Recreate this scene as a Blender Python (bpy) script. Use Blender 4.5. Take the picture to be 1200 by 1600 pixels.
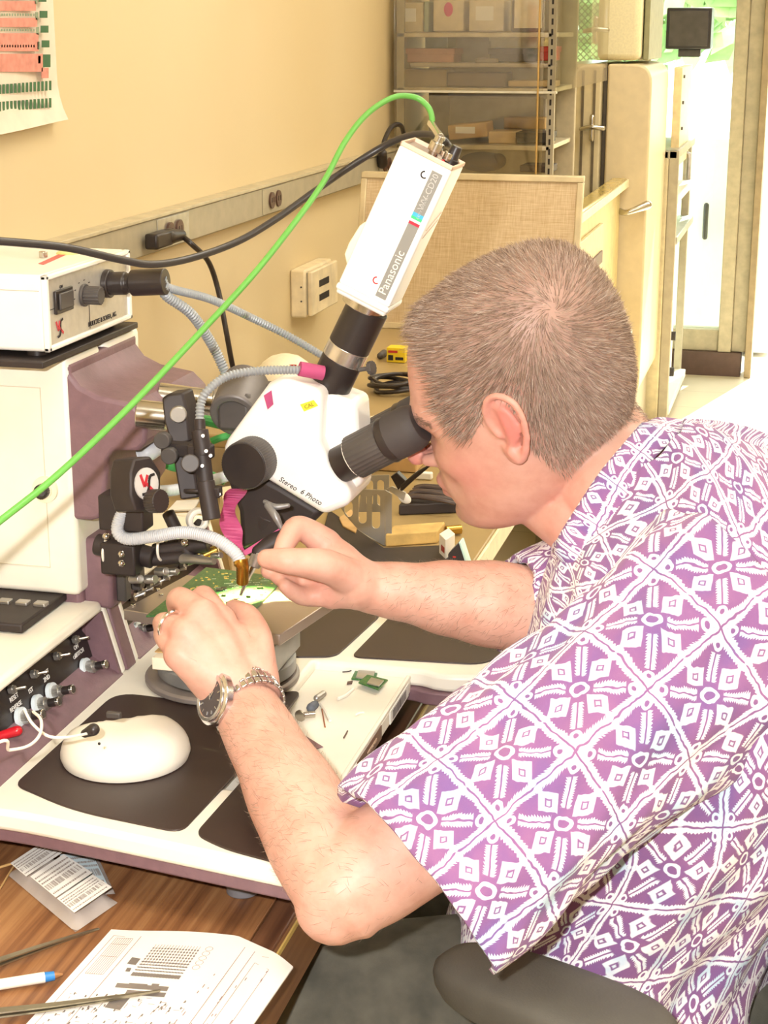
import bpy, bmesh, math, random
import numpy as np
from mathutils import Vector, Matrix
from mathutils.bvhtree import BVHTree
random.seed(7); rng = np.random.default_rng(7)
for o in list(bpy.data.objects): bpy.data.objects.remove(o)
SC = bpy.context.scene
COL = SC.collection
PI = math.pi

# ------------------------------------------------------------------ camera
FPX = 2644.0
PITCH = math.radians(16.0); YAW = math.radians(14.3)
CAM = np.array([0, 0, 1.42])
VF = np.array([-math.sin(YAW)*math.cos(PITCH), math.cos(YAW)*math.cos(PITCH), -math.sin(PITCH)])
VR = np.array([math.cos(YAW), math.sin(YAW), 0.0])
VU = np.cross(VR, VF)
cd = bpy.data.cameras.new('camera'); cam = bpy.data.objects.new('camera', cd); COL.objects.link(cam)
cd.sensor_fit = 'VERTICAL'; cd.sensor_height = 36.0; cd.lens = FPX/1600*36.0
cd.clip_start = .02; cd.clip_end = 200
cam.matrix_world = Matrix(((VR[0], VU[0], -VF[0], CAM[0]), (VR[1], VU[1], -VF[1], CAM[1]), (VR[2], VU[2], -VF[2], CAM[2]), (0, 0, 0, 1)))
cd.dof.use_dof = False
SC.camera = cam

# ------------------------------------------------------------------ light
SC.view_settings.view_transform = 'Standard'; SC.view_settings.look = 'None'
SC.view_settings.gamma = 1.0; SC.view_settings.use_curve_mapping = False
SC.view_settings.exposure = 0.5
W = bpy.data.worlds.new('world'); SC.world = W; W.use_nodes = True
bg = W.node_tree.nodes['Background']; bg.inputs[0].default_value = (.88, .96, 1.0, 1); bg.inputs[1].default_value = 4.0
def area(name, loc, target, sx, sy, power, color):
    l = bpy.data.lights.new(name, 'AREA'); l.shape = 'RECTANGLE'; l.size = sx; l.size_y = sy; l.energy = power; l.color = color
    o = bpy.data.objects.new(name, l); COL.objects.link(o); o.location = loc
    o.rotation_euler = (Vector(target)-Vector(loc)).to_track_quat('-Z', 'Y').to_euler(); return o
# the flash of the camera that took the picture
area('camera_flash', (-.07, -.01, 1.475), (-.45, 1.6, .95), .03, .02, 16.5, (1, .97, .95))
# fluorescent ceiling fittings
for i, (x, y) in enumerate(((.3, .4), (.3, 2.6), (.3, 4.8), (1.9, 1.6), (1.9, 4.2))):
    area('ceiling_lamp_light', (x, y, 2.72), (x, y, 0), 1.2, .5, 11.5, (1, .94, .85))
sun = bpy.data.lights.new('sun', 'SUN'); sun.energy = 13.0; sun.angle = .01; sun.color = (1, .96, .88)
so = bpy.data.objects.new('sun', sun); COL.objects.link(so); so.location = (0, 12, 6)
so.rotation_euler = Vector((-.25, -1.0, -1.15)).to_track_quat('-Z', 'Y').to_euler()

# ------------------------------------------------------------------ projection from measured points to real places
def ray(x, y): return VF + VR*(x-600)/FPX - VU*(y-800)/FPX
def P(x, y, d): return Vector(CAM + ray(x, y)*d)
def Zp(x, y, z): r = ray(x, y); return Vector(CAM + r*(z-CAM[2])/r[2])
def Xp(x, y, v): r = ray(x, y); return Vector(CAM + r*(v-CAM[0])/r[0])
def Yp(x, y, v): r = ray(x, y); return Vector(CAM + r*(v-CAM[1])/r[1])

# ------------------------------------------------------------------ node helpers
def lin(c):
    if isinstance(c, str): c = tuple(int(c[i:i+2], 16)/255 for i in (0, 2, 4))
    return tuple(v/12.92 if v <= .04045 else ((v+.055)/1.055)**2.4 for v in c)
class N:
    """a scalar node expression"""
    def __init__(s, nt, sock): s.nt = nt; s.k = sock
    def m(s, op, o=None, c=None):
        n = s.nt.nodes.new('ShaderNodeMath'); n.operation = op
        s.nt.links.new(s.k, n.inputs[0])
        for i, v in ((1, o), (2, c)):
            if v is None: continue
            if isinstance(v, N): s.nt.links.new(v.k, n.inputs[i])
            else: n.inputs[i].default_value = v
        return N(s.nt, n.outputs[0])
    def __add__(s, o): return s.m('ADD', o)
    def __sub__(s, o): return s.m('SUBTRACT', o)
    def __mul__(s, o): return s.m('MULTIPLY', o)
    def rsub(s, v): return (s*-1.0)+v
    def abs(s): return s.m('ABSOLUTE')
    def frac(s): return s.m('FRACT')
    def floor(s): return s.m('FLOOR')
    def min(s, o): return s.m('MINIMUM', o)
    def max(s, o): return s.m('MAXIMUM', o)
    def sqrt(s): return s.m('SQRT')
    def lt(s, e, w=.01):   # 1 where s<e, soft edge
        n = s.nt.nodes.new('ShaderNodeMapRange'); n.interpolation_type = 'SMOOTHSTEP'
        s.nt.links.new(s.k, n.inputs[0])
        if isinstance(e, N):
            return (s-e).lt(0.0, w)
        n.inputs[1].default_value = e-w; n.inputs[2].default_value = e+w; n.inputs[3].default_value = 1; n.inputs[4].default_value = 0
        return N(s.nt, n.outputs[0])
    def gt(s, e, w=.01): return s.lt(e, w).rsub(1.0)
MATS = {}
def new_mat(name, color, rough=.5, metal=0.0, spec=.5, coat=0.0, sss=0.0):
    m = bpy.data.materials.new(name); m.use_nodes = True
    b = m.node_tree.nodes['Principled BSDF']
    b.inputs['Base Color'].default_value = (*lin(color), 1)
    b.inputs['Roughness'].default_value = rough; b.inputs['Metallic'].default_value = metal
    b.inputs['Specular IOR Level'].default_value = spec; b.inputs['Coat Weight'].default_value = coat
    return m
def bsdf(m): return m.node_tree.nodes['Principled BSDF']
def noise(nt, scale, detail=3, vec=None, rough=.5, stretch=None, kind='Object'):
    n = nt.nodes.new('ShaderNodeTexNoise'); n.inputs['Scale'].default_value = scale; n.inputs['Detail'].default_value = detail; n.inputs['Roughness'].default_value = rough
    if vec is None:
        tc = nt.nodes.new('ShaderNodeTexCoord'); vec = tc.outputs[kind]
    if stretch:
        mp = nt.nodes.new('ShaderNodeMapping'); mp.inputs['Scale'].default_value = stretch; nt.links.new(vec, mp.inputs[0]); vec = mp.outputs[0]
    nt.links.new(vec, n.inputs['Vector']); return n.outputs['Fac']
def ramp(nt, fac, stops):
    r = nt.nodes.new('ShaderNodeValToRGB'); nt.links.new(fac, r.inputs[0])
    e = r.color_ramp.elements
    while len(e) < len(stops): e.new(.5)
    for i, (p, c) in enumerate(stops): e[i].position = p; e[i].color = (*lin(c), 1)
    return r.outputs[0]
def mixc(nt, fac, a, b):
    n = nt.nodes.new('ShaderNodeMix'); n.data_type = 'RGBA'
    nt.links.new(fac, n.inputs[0])
    for i, v in ((6, a), (7, b)):
        if isinstance(v, (str, tuple)): n.inputs[i].default_value = (*lin(v), 1)
        else: nt.links.new(v, n.inputs[i])
    return n.outputs[2]
def bump(m, fac, strength=.2, dist=.002):
    nt = m.node_tree; b = nt.nodes.new('ShaderNodeBump'); b.inputs['Strength'].default_value = strength; b.inputs['Distance'].default_value = dist
    nt.links.new(fac, b.inputs['Height']); nt.links.new(b.outputs[0], bsdf(m).inputs['Normal'])
def M(name, color, rough=.5, metal=0.0, spec=.5, var=.06, scale=30, bmp=0.0, bscale=200, coat=0.0):
    """cached material with slight procedural variation"""
    if name in MATS: return MATS[name]
    m = new_mat(name, color, rough, metal, spec, coat); nt = m.node_tree
    c = color if not isinstance(color, str) else tuple(int(color[i:i+2], 16)/255 for i in (0, 2, 4))
    f = noise(nt, scale, 4)
    col = ramp(nt, f, [(.3, tuple(max(0, v*(1-var)) for v in c)), (.7, tuple(min(1, v*(1+var)) for v in c))])
    nt.links.new(col, bsdf(m).inputs['Base Color'])
    if bmp: bump(m, noise(nt, bscale, 3), bmp, .001)
    MATS[name] = m; return m

# ------------------------------------------------------------------ mesh helpers
class MB:
    def __init__(s): s.v = []; s.f = []; s.uv = None
    def add(s, vs, fs):
        o = len(s.v); s.v += [tuple(v) for v in vs]; s.f += [tuple(i+o for i in f) for f in fs]; return s
    def box(s, a, b, rot=None, c=None):
        x0, y0, z0 = a; x1, y1, z1 = b
        vs = [Vector((x, y, z)) for z in (z0, z1) for y in (y0, y1) for x in (x0, x1)]
        if rot is not None:
            cc = Vector(c) if c is not None else (Vector(a)+Vector(b))/2
            vs = [cc + rot @ (v-cc) for v in vs]
        return s.add(vs, [(0, 2, 3, 1), (4, 5, 7, 6), (0, 1, 5, 4), (2, 6, 7, 3), (0, 4, 6, 2), (1, 3, 7, 5)])
    def obox(s, c, size, ax, ay, az):
        c = Vector(c); vs = []
        for k in (-1, 1):
            for j in (-1, 1):
                for i in (-1, 1): vs.append(c + ax*(i*size[0]/2) + ay*(j*size[1]/2) + az*(k*size[2]/2))
        return s.add(vs, [(0, 2, 3, 1), (4, 5, 7, 6), (0, 1, 5, 4), (2, 6, 7, 3), (0, 4, 6, 2), (1, 3, 7, 5)])
    def prism(s, poly, d):
        """closed polygon of 3-D points swept by vector d"""
        n = len(poly); d = Vector(d); p = [Vector(q) for q in poly]
        return s.add(p+[q+d for q in p], [tuple(range(n))[::-1], tuple(range(n, 2*n))] + [(i, (i+1) % n, n+(i+1) % n, n+i) for i in range(n)])
    def tube(s, pts, radii, n=16, cap=True, flat=1.0, upv=None, cut=None):
        pts = [Vector(p) for p in pts]; k = len(pts)
        if not hasattr(radii, '__len__'): radii = [radii]*k
        T = []
        for i in range(k):
            a = pts[max(i-1, 0)]; b = pts[min(i+1, k-1)]; t = (b-a); T.append(t.normalized() if t.length > 1e-9 else Vector((0, 0, 1)))
        if upv is not None: u = Vector(upv)
        else: u = Vector((0, 0, 1)) if abs(T[0].z) < .9 else Vector((1, 0, 0))
        u = (u - T[0]*u.dot(T[0])).normalized()
        vs = []; fs = []
        for i in range(k):
            u = (u - T[i]*u.dot(T[i])).normalized(); w = T[i].cross(u)
            for j in range(n):
                a = 2*PI*j/n; vs.append(pts[i] + (u*math.cos(a)*flat + w*math.sin(a))*radii[i])
        for i in range(k-1):
            for j in range(n): fs.append((i*n+j, i*n+(j+1) % n, (i+1)*n+(j+1) % n, (i+1)*n+j))
        if cap: fs.append(tuple(range(n))[::-1]); fs.append(tuple((k-1)*n+j for j in range(n)))
        return s.add(vs, fs)
    def cyl(s, a, b, r, r2=None, n=24): return s.tube([a, b], [r, r if r2 is None else r2], n)
    def ring(s, a, b, ro, ri, n=32):
        """hollow tube"""
        a, b = Vector(a), Vector(b); t = (b-a).normalized(); u = t.orthogonal().normalized(); w = t.cross(u); vs = []
        for p, r in ((a, ro), (b, ro), (b, ri), (a, ri)):
            for j in range(n):
                q = 2*PI*j/n; vs.append(p+(u*math.cos(q)+w*math.sin(q))*r)
        fs = [(i*n+j, i*n+(j+1) % n, ((i+1) % 4)*n+(j+1) % n, ((i+1) % 4)*n+j) for i in range(4) for j in range(n)]
        return s.add(vs, fs)
    def gear(s, a, b, r, dr, n=40):
        """ribbed cylinder"""
        a, b = Vector(a), Vector(b); t = (b-a).normalized(); u = t.orthogonal().normalized(); w = t.cross(u); vs = []; k = n*2
        for p in (a, b):
            for j in range(k):
                q = 2*PI*j/k; rr = r - (dr if j % 2 else 0); vs.append(p+(u*math.cos(q)+w*math.sin(q))*rr)
        return s.add(vs, [tuple(range(k))[::-1], tuple(range(k, 2*k))]+[(j, (j+1) % k, k+(j+1) % k, k+j) for j in range(k)])
    def lathe(s, c, prof, n=40, axis=(0, 0, 1)):
        """prof: (radius, height) pairs about axis through c"""
        t = Vector(axis).normalized(); return s.tubep([Vector(c)+t*h for r, h in prof], [max(r, 1e-5) for r, h in prof], t, n)
    def tubep(s, pts, radii, t, n):
        u = t.orthogonal().normalized(); w = t.cross(u); vs = []; k = len(pts)
        for p, r in zip(pts, radii):
            for j in range(n):
                a = 2*PI*j/n; vs.append(p+(u*math.cos(a)+w*math.sin(a))*r)
        fs = [(i*n+j, i*n+(j+1) % n, (i+1)*n+(j+1) % n, (i+1)*n+j) for i in range(k-1) for j in range(n)]
        fs += [tuple(range(n))[::-1], tuple((k-1)*n+j for j in range(n))]
        return s.add(vs, fs)
    def sphere(s, c, r, n=16, m=10, ax=None):
        c = Vector(c); r = (r, r, r) if not hasattr(r, '__len__') else r
        ax = ax or (Vector((1, 0, 0)), Vector((0, 1, 0)), Vector((0, 0, 1)))
        vs = [c-ax[2]*r[2]]
        for i in range(1, m):
            ph = -PI/2+PI*i/m
            for j in range(n):
                a = 2*PI*j/n; vs.append(c+ax[0]*(r[0]*math.cos(ph)*math.cos(a))+ax[1]*(r[1]*math.cos(ph)*math.sin(a))+ax[2]*(r[2]*math.sin(ph)))
        vs.append(c+ax[2]*r[2]); fs = []
        for j in range(n): fs.append((0, 1+(j+1) % n, 1+j)); fs.append((len(vs)-1, 1+(m-2)*n+j, 1+(m-2)*n+(j+1) % n))
        for i in range(m-2):
            for j in range(n): fs.append((1+i*n+j, 1+i*n+(j+1) % n, 1+(i+1)*n+(j+1) % n, 1+(i+1)*n+j))
        return s.add(vs, fs)
    def limb(s, pts, radii, n=20):
        """closed capsule chain, resampled smoothly"""
        q, r = spline(pts, 6, radii); d0 = (q[0]-q[1]).normalized(); d1 = (q[-1]-q[-2]).normalized()
        pre = []; post = []
        for a in (80, 60, 40, 20):
            a = math.radians(a); pre.append((q[0]+d0*r[0]*math.sin(a), r[0]*math.cos(a)))
        for a in (20, 40, 60, 80):
            a = math.radians(a); post.append((q[-1]+d1*r[-1]*math.sin(a), r[-1]*math.cos(a)))
        Q = [p for p, _ in pre]+q+[p for p, _ in post]; R_ = [x for _, x in pre]+r+[x for _, x in post]
        return s.tube(Q, R_, n)
def spline(pts, k=8, radii=None):
    p = [Vector(a) for a in pts]; n = len(p); out = []; ro = []
    for i in range(n-1):
        p0 = p[max(i-1, 0)]; p1 = p[i]; p2 = p[i+1]; p3 = p[min(i+2, n-1)]
        for j in range(k):
            t = j/k; out.append(.5*((2*p1)+(p2-p0)*t+(2*p0-5*p1+4*p2-p3)*t*t+(3*p1-p0-3*p2+p3)*t**3))
            if radii is not None:
                ts = t*t*(3-2*t); ro.append(radii[i]*(1-ts)+radii[i+1]*ts)
    out.append(p[-1])
    if radii is not None: ro.append(radii[-1]); return out, ro
    return out
OFF = {}
def mesh_of(name, mb, mat, off=(0, 0, 0), sharp=35):
    me = bpy.data.meshes.new(name); o = Vector(off)
    me.from_pydata([tuple(Vector(v)-o) for v in mb.v], [], mb.f)
    bm = bmesh.new(); bm.from_mesh(me); bmesh.ops.recalc_face_normals(bm, faces=bm.faces); bm.to_mesh(me); bm.free()
    me.update()
    if sharp is not None:
        me.polygons.foreach_set('use_smooth', [True]*len(me.polygons)); me.set_sharp_from_angle(angle=math.radians(sharp))
    if mat: me.materials.append(mat)
    return me
def obj(name, mb, mat, parent=None, bevel=0, seg=2, sharp=35, label=None):
    if parent is not None: off = OFF[parent.name]
    else:
        a = np.array([tuple(v) for v in mb.v]); off = Vector(((a[:, 0].min()+a[:, 0].max())/2, (a[:, 1].min()+a[:, 1].max())/2, a[:, 2].min()))
    me = mesh_of(name, mb, mat, off, sharp); o = bpy.data.objects.new(name, me); COL.objects.link(o)
    if parent is not None: o.parent = parent
    else: o.location = off
    OFF[o.name] = Vector(off)
    if bevel:
        b = o.modifiers.new('bevel', 'BEVEL'); b.width = bevel; b.segments = seg; b.limit_method = 'ANGLE'; b.angle_limit = math.radians(40); b.harden_normals = False
    if label: o['label'] = label
    return o
def thing(name, label, cat, loc, group=None):
    o = bpy.data.objects.new(name, None); COL.objects.link(o); o.location = loc; o.empty_display_size = .05
    OFF[o.name] = Vector(loc); o['label'] = label; o['category'] = cat
    if group: o['group'] = group
    return o
def tag(o, label, cat, group=None, kind=None):
    if label: o['label'] = label
    if cat: o['category'] = cat
    if group: o['group'] = group
    if kind: o['kind'] = kind
    return o
def struct(name, mb, mat, bevel=0, label=None):
    o = obj(name, mb, mat, None, bevel); o['kind'] = 'structure'
    if label: o['label'] = label
    return o
def text(name, body, c, right, up, size, mat, parent, depth=.0004, align='CENTER', shear=0.0):
    cu = bpy.data.curves.new(name, 'FONT'); cu.body = body; cu.size = size; cu.extrude = depth; cu.align_x = align; cu.align_y = 'CENTER'; cu.shear = shear; cu.resolution_u = 3
    t = bpy.data.objects.new(name, cu); COL.objects.link(t)
    me = bpy.data.meshes.new_from_object(t); bpy.data.objects.remove(t)
    r = Vector(right).normalized(); u = Vector(up); u = (u-r*u.dot(r)).normalized(); n = r.cross(u)
    off = OFF[parent.name] if parent else Vector(c)
    mat4 = Matrix(((r.x, u.x, n.x, c[0]-off.x), (r.y, u.y, n.y, c[1]-off.y), (r.z, u.z, n.z, c[2]-off.z), (0, 0, 0, 1)))
    me.transform(mat4); me.materials.clear(); me.materials.append(mat)
    o = bpy.data.objects.new(name, me); COL.objects.link(o); OFF[o.name] = off
    if parent: o.parent = parent
    else: o.location = off
    return o
def rounded(pts, r, k=5):
    """round the corners of a 2-D polygon"""
    out = []; n = len(pts)
    for i in range(n):
        a, b, c = Vector(pts[i-1]), Vector(pts[i]), Vector(pts[(i+1) % n]); rr = r[min(i, len(r)-1)] if hasattr(r, '__len__') else r
        d1 = (a-b); d2 = (c-b); rr1 = min(rr, d1.length*.45, d2.length*.45); p = b+d1.normalized()*rr1; q = b+d2.normalized()*rr1
        for j in range(k+1):
            t = j/k; out.append(p*(1-t)**2+b*2*t*(1-t)+q*t*t)
    return out
def flatprism(pts2, z0, th): return [(p[0], p[1], z0) for p in pts2], (0, 0, th)
X_, Y_, Z_ = Vector((1, 0, 0)), Vector((0, 1, 0)), Vector((0, 0, 1))
# ================================================================== the room
XW = -1.12; YB = 7.2; ZC = 2.8
def m_wall():
    m = new_mat('painted_wall', 'DCC9A0', .55); nt = m.node_tree
    f = noise(nt, 1.3, 3); nt.links.new(ramp(nt, f, [(.3, 'DDCBA4'), (.7, 'D8C498')]), bsdf(m).inputs['Base Color'])
    bump(m, noise(nt, 220, 3), .08, .001); return m
def m_floor():
    m = new_mat('floor_tiles', 'D8CCB0', .3); nt = m.node_tree
    tc = nt.nodes.new('ShaderNodeTexCoord'); b = nt.nodes.new('ShaderNodeTexBrick'); nt.links.new(tc.outputs['Object'], b.inputs[0])
    b.offset = 0; b.inputs['Scale'].default_value = 1; b.inputs['Brick Width'].default_value = .305; b.inputs['Row Height'].default_value = .305; b.inputs['Mortar Size'].default_value = .0015
    b.inputs['Color1'].default_value = (*lin('E2D9BF'), 1); b.inputs['Color2'].default_value = (*lin('DCD0B2'), 1); b.inputs['Mortar'].default_value = (*lin('AFA284'), 1)
    n = noise(nt, 9, 5); nt.links.new(mixc(nt, ramp(nt, n, [(.45, '000000'), (.75, '505050')]), b.outputs[0], 'B9A987'), bsdf(m).inputs['Base Color']); return m
def m_wood(name, a, b_, c, scale=1.0, axis='Y'):
    m = new_mat(name, a, .38, spec=.35); nt = m.node_tree
    st = (110*scale, 2.4*scale, 110*scale) if axis == 'Y' else (1.6*scale, 60*scale, 60*scale)
    n1 = noise(nt, 1.0, 6, rough=.65, stretch=st); n2 = noise(nt, 3.0, 4, stretch=(st[0]/12, st[1]/6, 1))
    mm = nt.nodes.new('ShaderNodeMath'); mm.operation = 'MULTIPLY_ADD'; nt.links.new(n1, mm.inputs[0]); mm.inputs[1].default_value = .65; 
    m2 = nt.nodes.new('ShaderNodeMath'); m2.operation = 'MULTIPLY'; nt.links.new(n2, m2.inputs[0]); m2.inputs[1].default_value = .35; nt.links.new(m2.outputs[0], mm.inputs[2])
    nt.links.new(ramp(nt, mm.outputs[0], [(.32, c), (.47, a), (.62, b_)]), bsdf(m).inputs['Base Color']); return m
WALL = m_wall(); FLOOR = m_floor()
WOOD = m_wood('walnut_laminate', '8A5E3C', 'A87C52', '5C3A26')
def glass(name, color='FFFFFF', mixv=.06, rough=.02):
    m = bpy.data.materials.new(name); m.use_nodes = True; nt = m.node_tree; nt.nodes.clear()
    o = nt.nodes.new('ShaderNodeOutputMaterial'); t = nt.nodes.new('ShaderNodeBsdfTransparent'); g = nt.nodes.new('ShaderNodeBsdfGlossy'); mx = nt.nodes.new('ShaderNodeMixShader')
    t.inputs[0].default_value = (*lin(color), 1); g.inputs['Roughness'].default_value = rough
    fr = nt.nodes.new('ShaderNodeLayerWeight'); fr.inputs[0].default_value = .3
    ad = nt.nodes.new('ShaderNodeMath'); ad.operation = 'MULTIPLY_ADD'; nt.links.new(fr.outputs['Facing'], ad.inputs[0]); ad.inputs[1].default_value = .35; ad.inputs[2].default_value = mixv
    nt.links.new(ad.outputs[0], mx.inputs[0]); nt.links.new(t.outputs[0], mx.inputs[1]); nt.links.new(g.outputs[0], mx.inputs[2]); nt.links.new(mx.outputs[0], o.inputs[0]); return m
def wire_glass():
    m = glass('wired_glass', 'EAF5EE', .05); nt = m.node_tree
    out = [n for n in nt.nodes if n.type == 'OUTPUT_MATERIAL'][0]; src = out.inputs[0].links[0].from_socket
    tc = nt.nodes.new('ShaderNodeTexCoord'); sp = nt.nodes.new('ShaderNodeSeparateXYZ'); nt.links.new(tc.outputs['Object'], sp.inputs[0])
    x = N(nt, sp.outputs[0]); z = N(nt, sp.outputs[2])
    a = (((x+z)*38.0).frac()-.5).abs(); b = (((x-z)*38.0).frac()-.5).abs()
    k = a.lt(.09, .03).max(b.lt(.09, .03))
    d = nt.nodes.new('ShaderNodeBsdfDiffuse'); d.inputs[0].default_value = (*lin('8C9086'), 1)
    mx = nt.nodes.new('ShaderNodeMixShader'); nt.links.new((k*.8).k, mx.inputs[0]); nt.links.new(src, mx.inputs[1]); nt.links.new(d.outputs[0], mx.inputs[2]); nt.links.new(mx.outputs[0], out.inputs[0]); return m
GLASS = glass('clear_glass', 'F2FAF5'); WGLASS = wire_glass(); ACR = glass('clear_acrylic', 'F4F2EA', .10, .04)
CREAM = M('cream_enamel', 'E6DCC0', .42, var=.02); BEIGE = M('beige_enamel', 'D9C9A0', .4, var=.03)
GREYTRIM = M('grey_painted_steel', 'A89F88', .45, var=.04); BROWN = M('brown_rubber_cove', '5B463F', .6)
CHROME = M('brushed_steel', 'C9C5BD', .22, 1.0, var=.04); STEEL = M('dull_aluminium', 'B5B2AC', .38, .85, var=.05, scale=60)
BLACK = M('black_plastic', '2E2725', .38, var=.1); DGREY = M('dark_grey_plastic', '4A4542', .5, var=.08)
BLACKM = M('matt_black_metal', '332B29', .55, .2, var=.1); WHITE = M('white_plastic', 'EEE9DC', .4, var=.015)
LABEL = M('white_label_paper', 'EFEDE6', .7, var=.02); INK = M('black_ink', '25201F', .7); CARD = M('brown_cardboard', 'C9A570', .85, var=.06)

struct('floor', MB().box((XW-.1, -2.2, -.05), (3.2, 7.32, 0)), FLOOR)
struct('ceiling', MB().box((XW-.1, -2.2, ZC), (3.2, 7.4, ZC+.1)), M('ceiling_paint', 'F0E8D4', .8))
struct('wall_left', MB().box((XW-.1, -2.2, 0), (XW, YB, ZC)), WALL)
struct('wall_front', MB().box((XW, -2.3, 0), (3.2, -2.2, ZC)), WALL)
struct('wall_right', MB().box((3.2, -2.2, 0), (3.3, YB, ZC)), WALL)
# far glazed wall: openings from x=-1.1 to the doorway
xd = Zp(1172, 592, 0).x                                   # right edge of the door post
xg = Yp(1135, 300, YB).x                                  # right edge of the glass
w = MB().box((XW, YB, 2.45), (3.2, YB+.1, ZC)); w.box((1.0, YB, 0), (3.2, YB+.1, 2.45)); struct('wall_back', w, WALL)
fr = MB(); fr.box((xg, YB-.02, 0.10), (xg+.055, YB+.12, 2.45)); fr.box((xg+.055, YB, .10), (xg+.115, YB+.1, 2.45))
fr.box((XW, YB, .10), (xg, YB+.1, .19)); fr.box((XW, YB-.01, 2.38), (xd, YB+.11, 2.45)); fr.box((XW, YB, .19), (XW+.05, YB+.1, 2.4)); fr.box((-.76, YB, .19), (-.71, YB+.1, 2.4))
win = struct('window_1', fr, M('glazing_frame', 'B5AB90', .45), .004)
g1 = obj('window_pane', MB().box((-.71, YB+.045, .19), (xg, YB+.055, 2.38)), GLASS, win, sharp=None)
g2 = obj('wired_pane', MB().box((XW+.05, YB+.045, .19), (-.76, YB+.055, 2.38)), WGLASS, win, sharp=None, label='glass pane with a diagonal wire mesh inside')
struct('trim_1', MB().box((XW, YB-.03, 0), (xd-.045, YB+.1, .10)), BROWN)
dr = MB(); dr.box((xg+.115, YB-.05, 0), (xd, YB+.13, 2.5)); dr.box((.95, YB-.05, 0), (1.0, YB+.13, 2.45)); dr.box((xd, YB-.05, 2.40), (1.0, YB+.13, 2.45))
struct('door_1', dr, M('bronze_door_frame', '9C8B6C', .5), .003, 'open doorway frame at the right end of the glazed wall')
struct('baseboard_left', MB().box((XW, 2.5, 0), (XW+.012, YB-.03, .1)), BROWN)
# what lies beyond the glass
struct('outside_ground', MB().box((-14, 7.32, -.12), (16, 60, -.02)), M('outside_paving', 'E9E4D6', .8))
struct('wall_beyond', MB().box((.1, 9.6, -.02), (4, 9.7, 1.9)), M('outside_wall', 'EFE3B8', .8))
LEAF = M('sunlit_leaves', 'A9C48C', .7, var=.2, scale=3); BARK = M('tree_bark', '7A6A58', .9)
LEAF.node_tree.nodes['Principled BSDF'].inputs['Subsurface Weight'].default_value = 0
def tree(x, y, h, label):
    t = thing('tree', label, 'tree', (x, y, 0), 'trees outside the glazed wall')
    r = random.Random(int(x*10)+100); b = MB()
    for i in range(2600):
        u = r.random()*2*PI; v = math.acos(2*r.random()-1); q = .55+.5*r.random()
        c = Vector((x+1.7*q*math.sin(v)*math.cos(u), y+1.5*q*math.sin(v)*math.sin(u), h+1.6*q*math.cos(v)))
        a = Vector((r.gauss(0, 1), r.gauss(0, 1), r.gauss(0, 1))).normalized(); p = a.orthogonal().normalized()*.1; a = a*.17
        b.add([c-a, c+p, c+a, c-p], [(0, 1, 2, 3)])
    obj('crown', b, LEAF, t, sharp=None); obj('trunk', MB().limb([(x, y, 0), (x+.05, y, h*.5), (x, y, h+.4)], [.14, .11, .06]), BARK, t)
tree(-1.5, 14.5, 2.7, 'leafy tree outside, seen through the glass just left of the door post')
tree(-5.2, 18.5, 2.9, 'leafy tree outside, farther left beyond the wired glass')
tree(2.4, 18.5, 2.9, 'leafy tree outside, to the right past the doorway')
# white cupboard beyond the glass
a = Yp(1062, 215, 7.75); b = Yp(1136, 215, 7.75)
t = thing('white_cupboard', 'white metal cupboard beyond the glass with a black pull handle', 'cupboard', (a.x, 7.75, 0))
obj('body', MB().box((a.x, 7.75, 0), (b.x+.25, 8.2, a.z)), M('white_enamel', 'F4F0E2', .4, var=.01), t, .006)
hx = Yp(1103, 345, 7.74); obj('handle', MB().limb([hx+Vector((0, -.02, .07)), hx+Vector((0, -.035, 0)), hx+Vector((0, -.02, -.07))], [.012]*3), BLACK, t)
# black box fixed on the glass
a = Yp(1043, 12, 7.1); b = Yp(1110, 77, 7.1)
t = thing('door_sign_box', 'square black box hung high against the bright glass', 'box', ((a.x+b.x)/2, 7.13, b.z))
obj('case', MB().box((a.x, 7.08, b.z), (b.x, 7.243, a.z)), BLACK, t, .006)
obj('bracket', MB().box((a.x+.05, 7.10, b.z-.03), (b.x-.04, 7.16, b.z)), DGREY, t, .003)
obj('face_plate', MB().box((a.x+.012, 7.072, b.z+.012), (b.x-.012, 7.081, a.z-.012)), DGREY, t, .002)
# ceiling fittings
for i, (x, y) in enumerate(((.3, .4), (.3, 2.6), (.3, 4.8), (1.9, 1.6), (1.9, 4.2))):
    t = thing('ceiling_light', 'long fluorescent ceiling fitting '+('over the bench end near the camera', 'over the wooden bench', 'over the far cabinets', 'over the middle of the room', 'over the far side by the doorway')[i], 'light', (x, y, 2.74), 'fluorescent fittings on the ceiling')
    obj('housing', MB().box((x-.62, y-.27, 2.745), (x+.62, y+.27, 2.8)), WHITE, t, .004)
    em = MATS.get('tube') or bpy.data.materials.new('fluorescent_diffuser'); em.use_nodes = True; MATS['tube'] = em
    bsdf(em).inputs['Emission Color'].default_value = (1, .9, .7, 1); bsdf(em).inputs['Emission Strength'].default_value = 4
    obj('diffuser', MB().box((x-.58, y-.24, 2.735), (x+.58, y+.24, 2.746)), em, t, .002)

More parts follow.
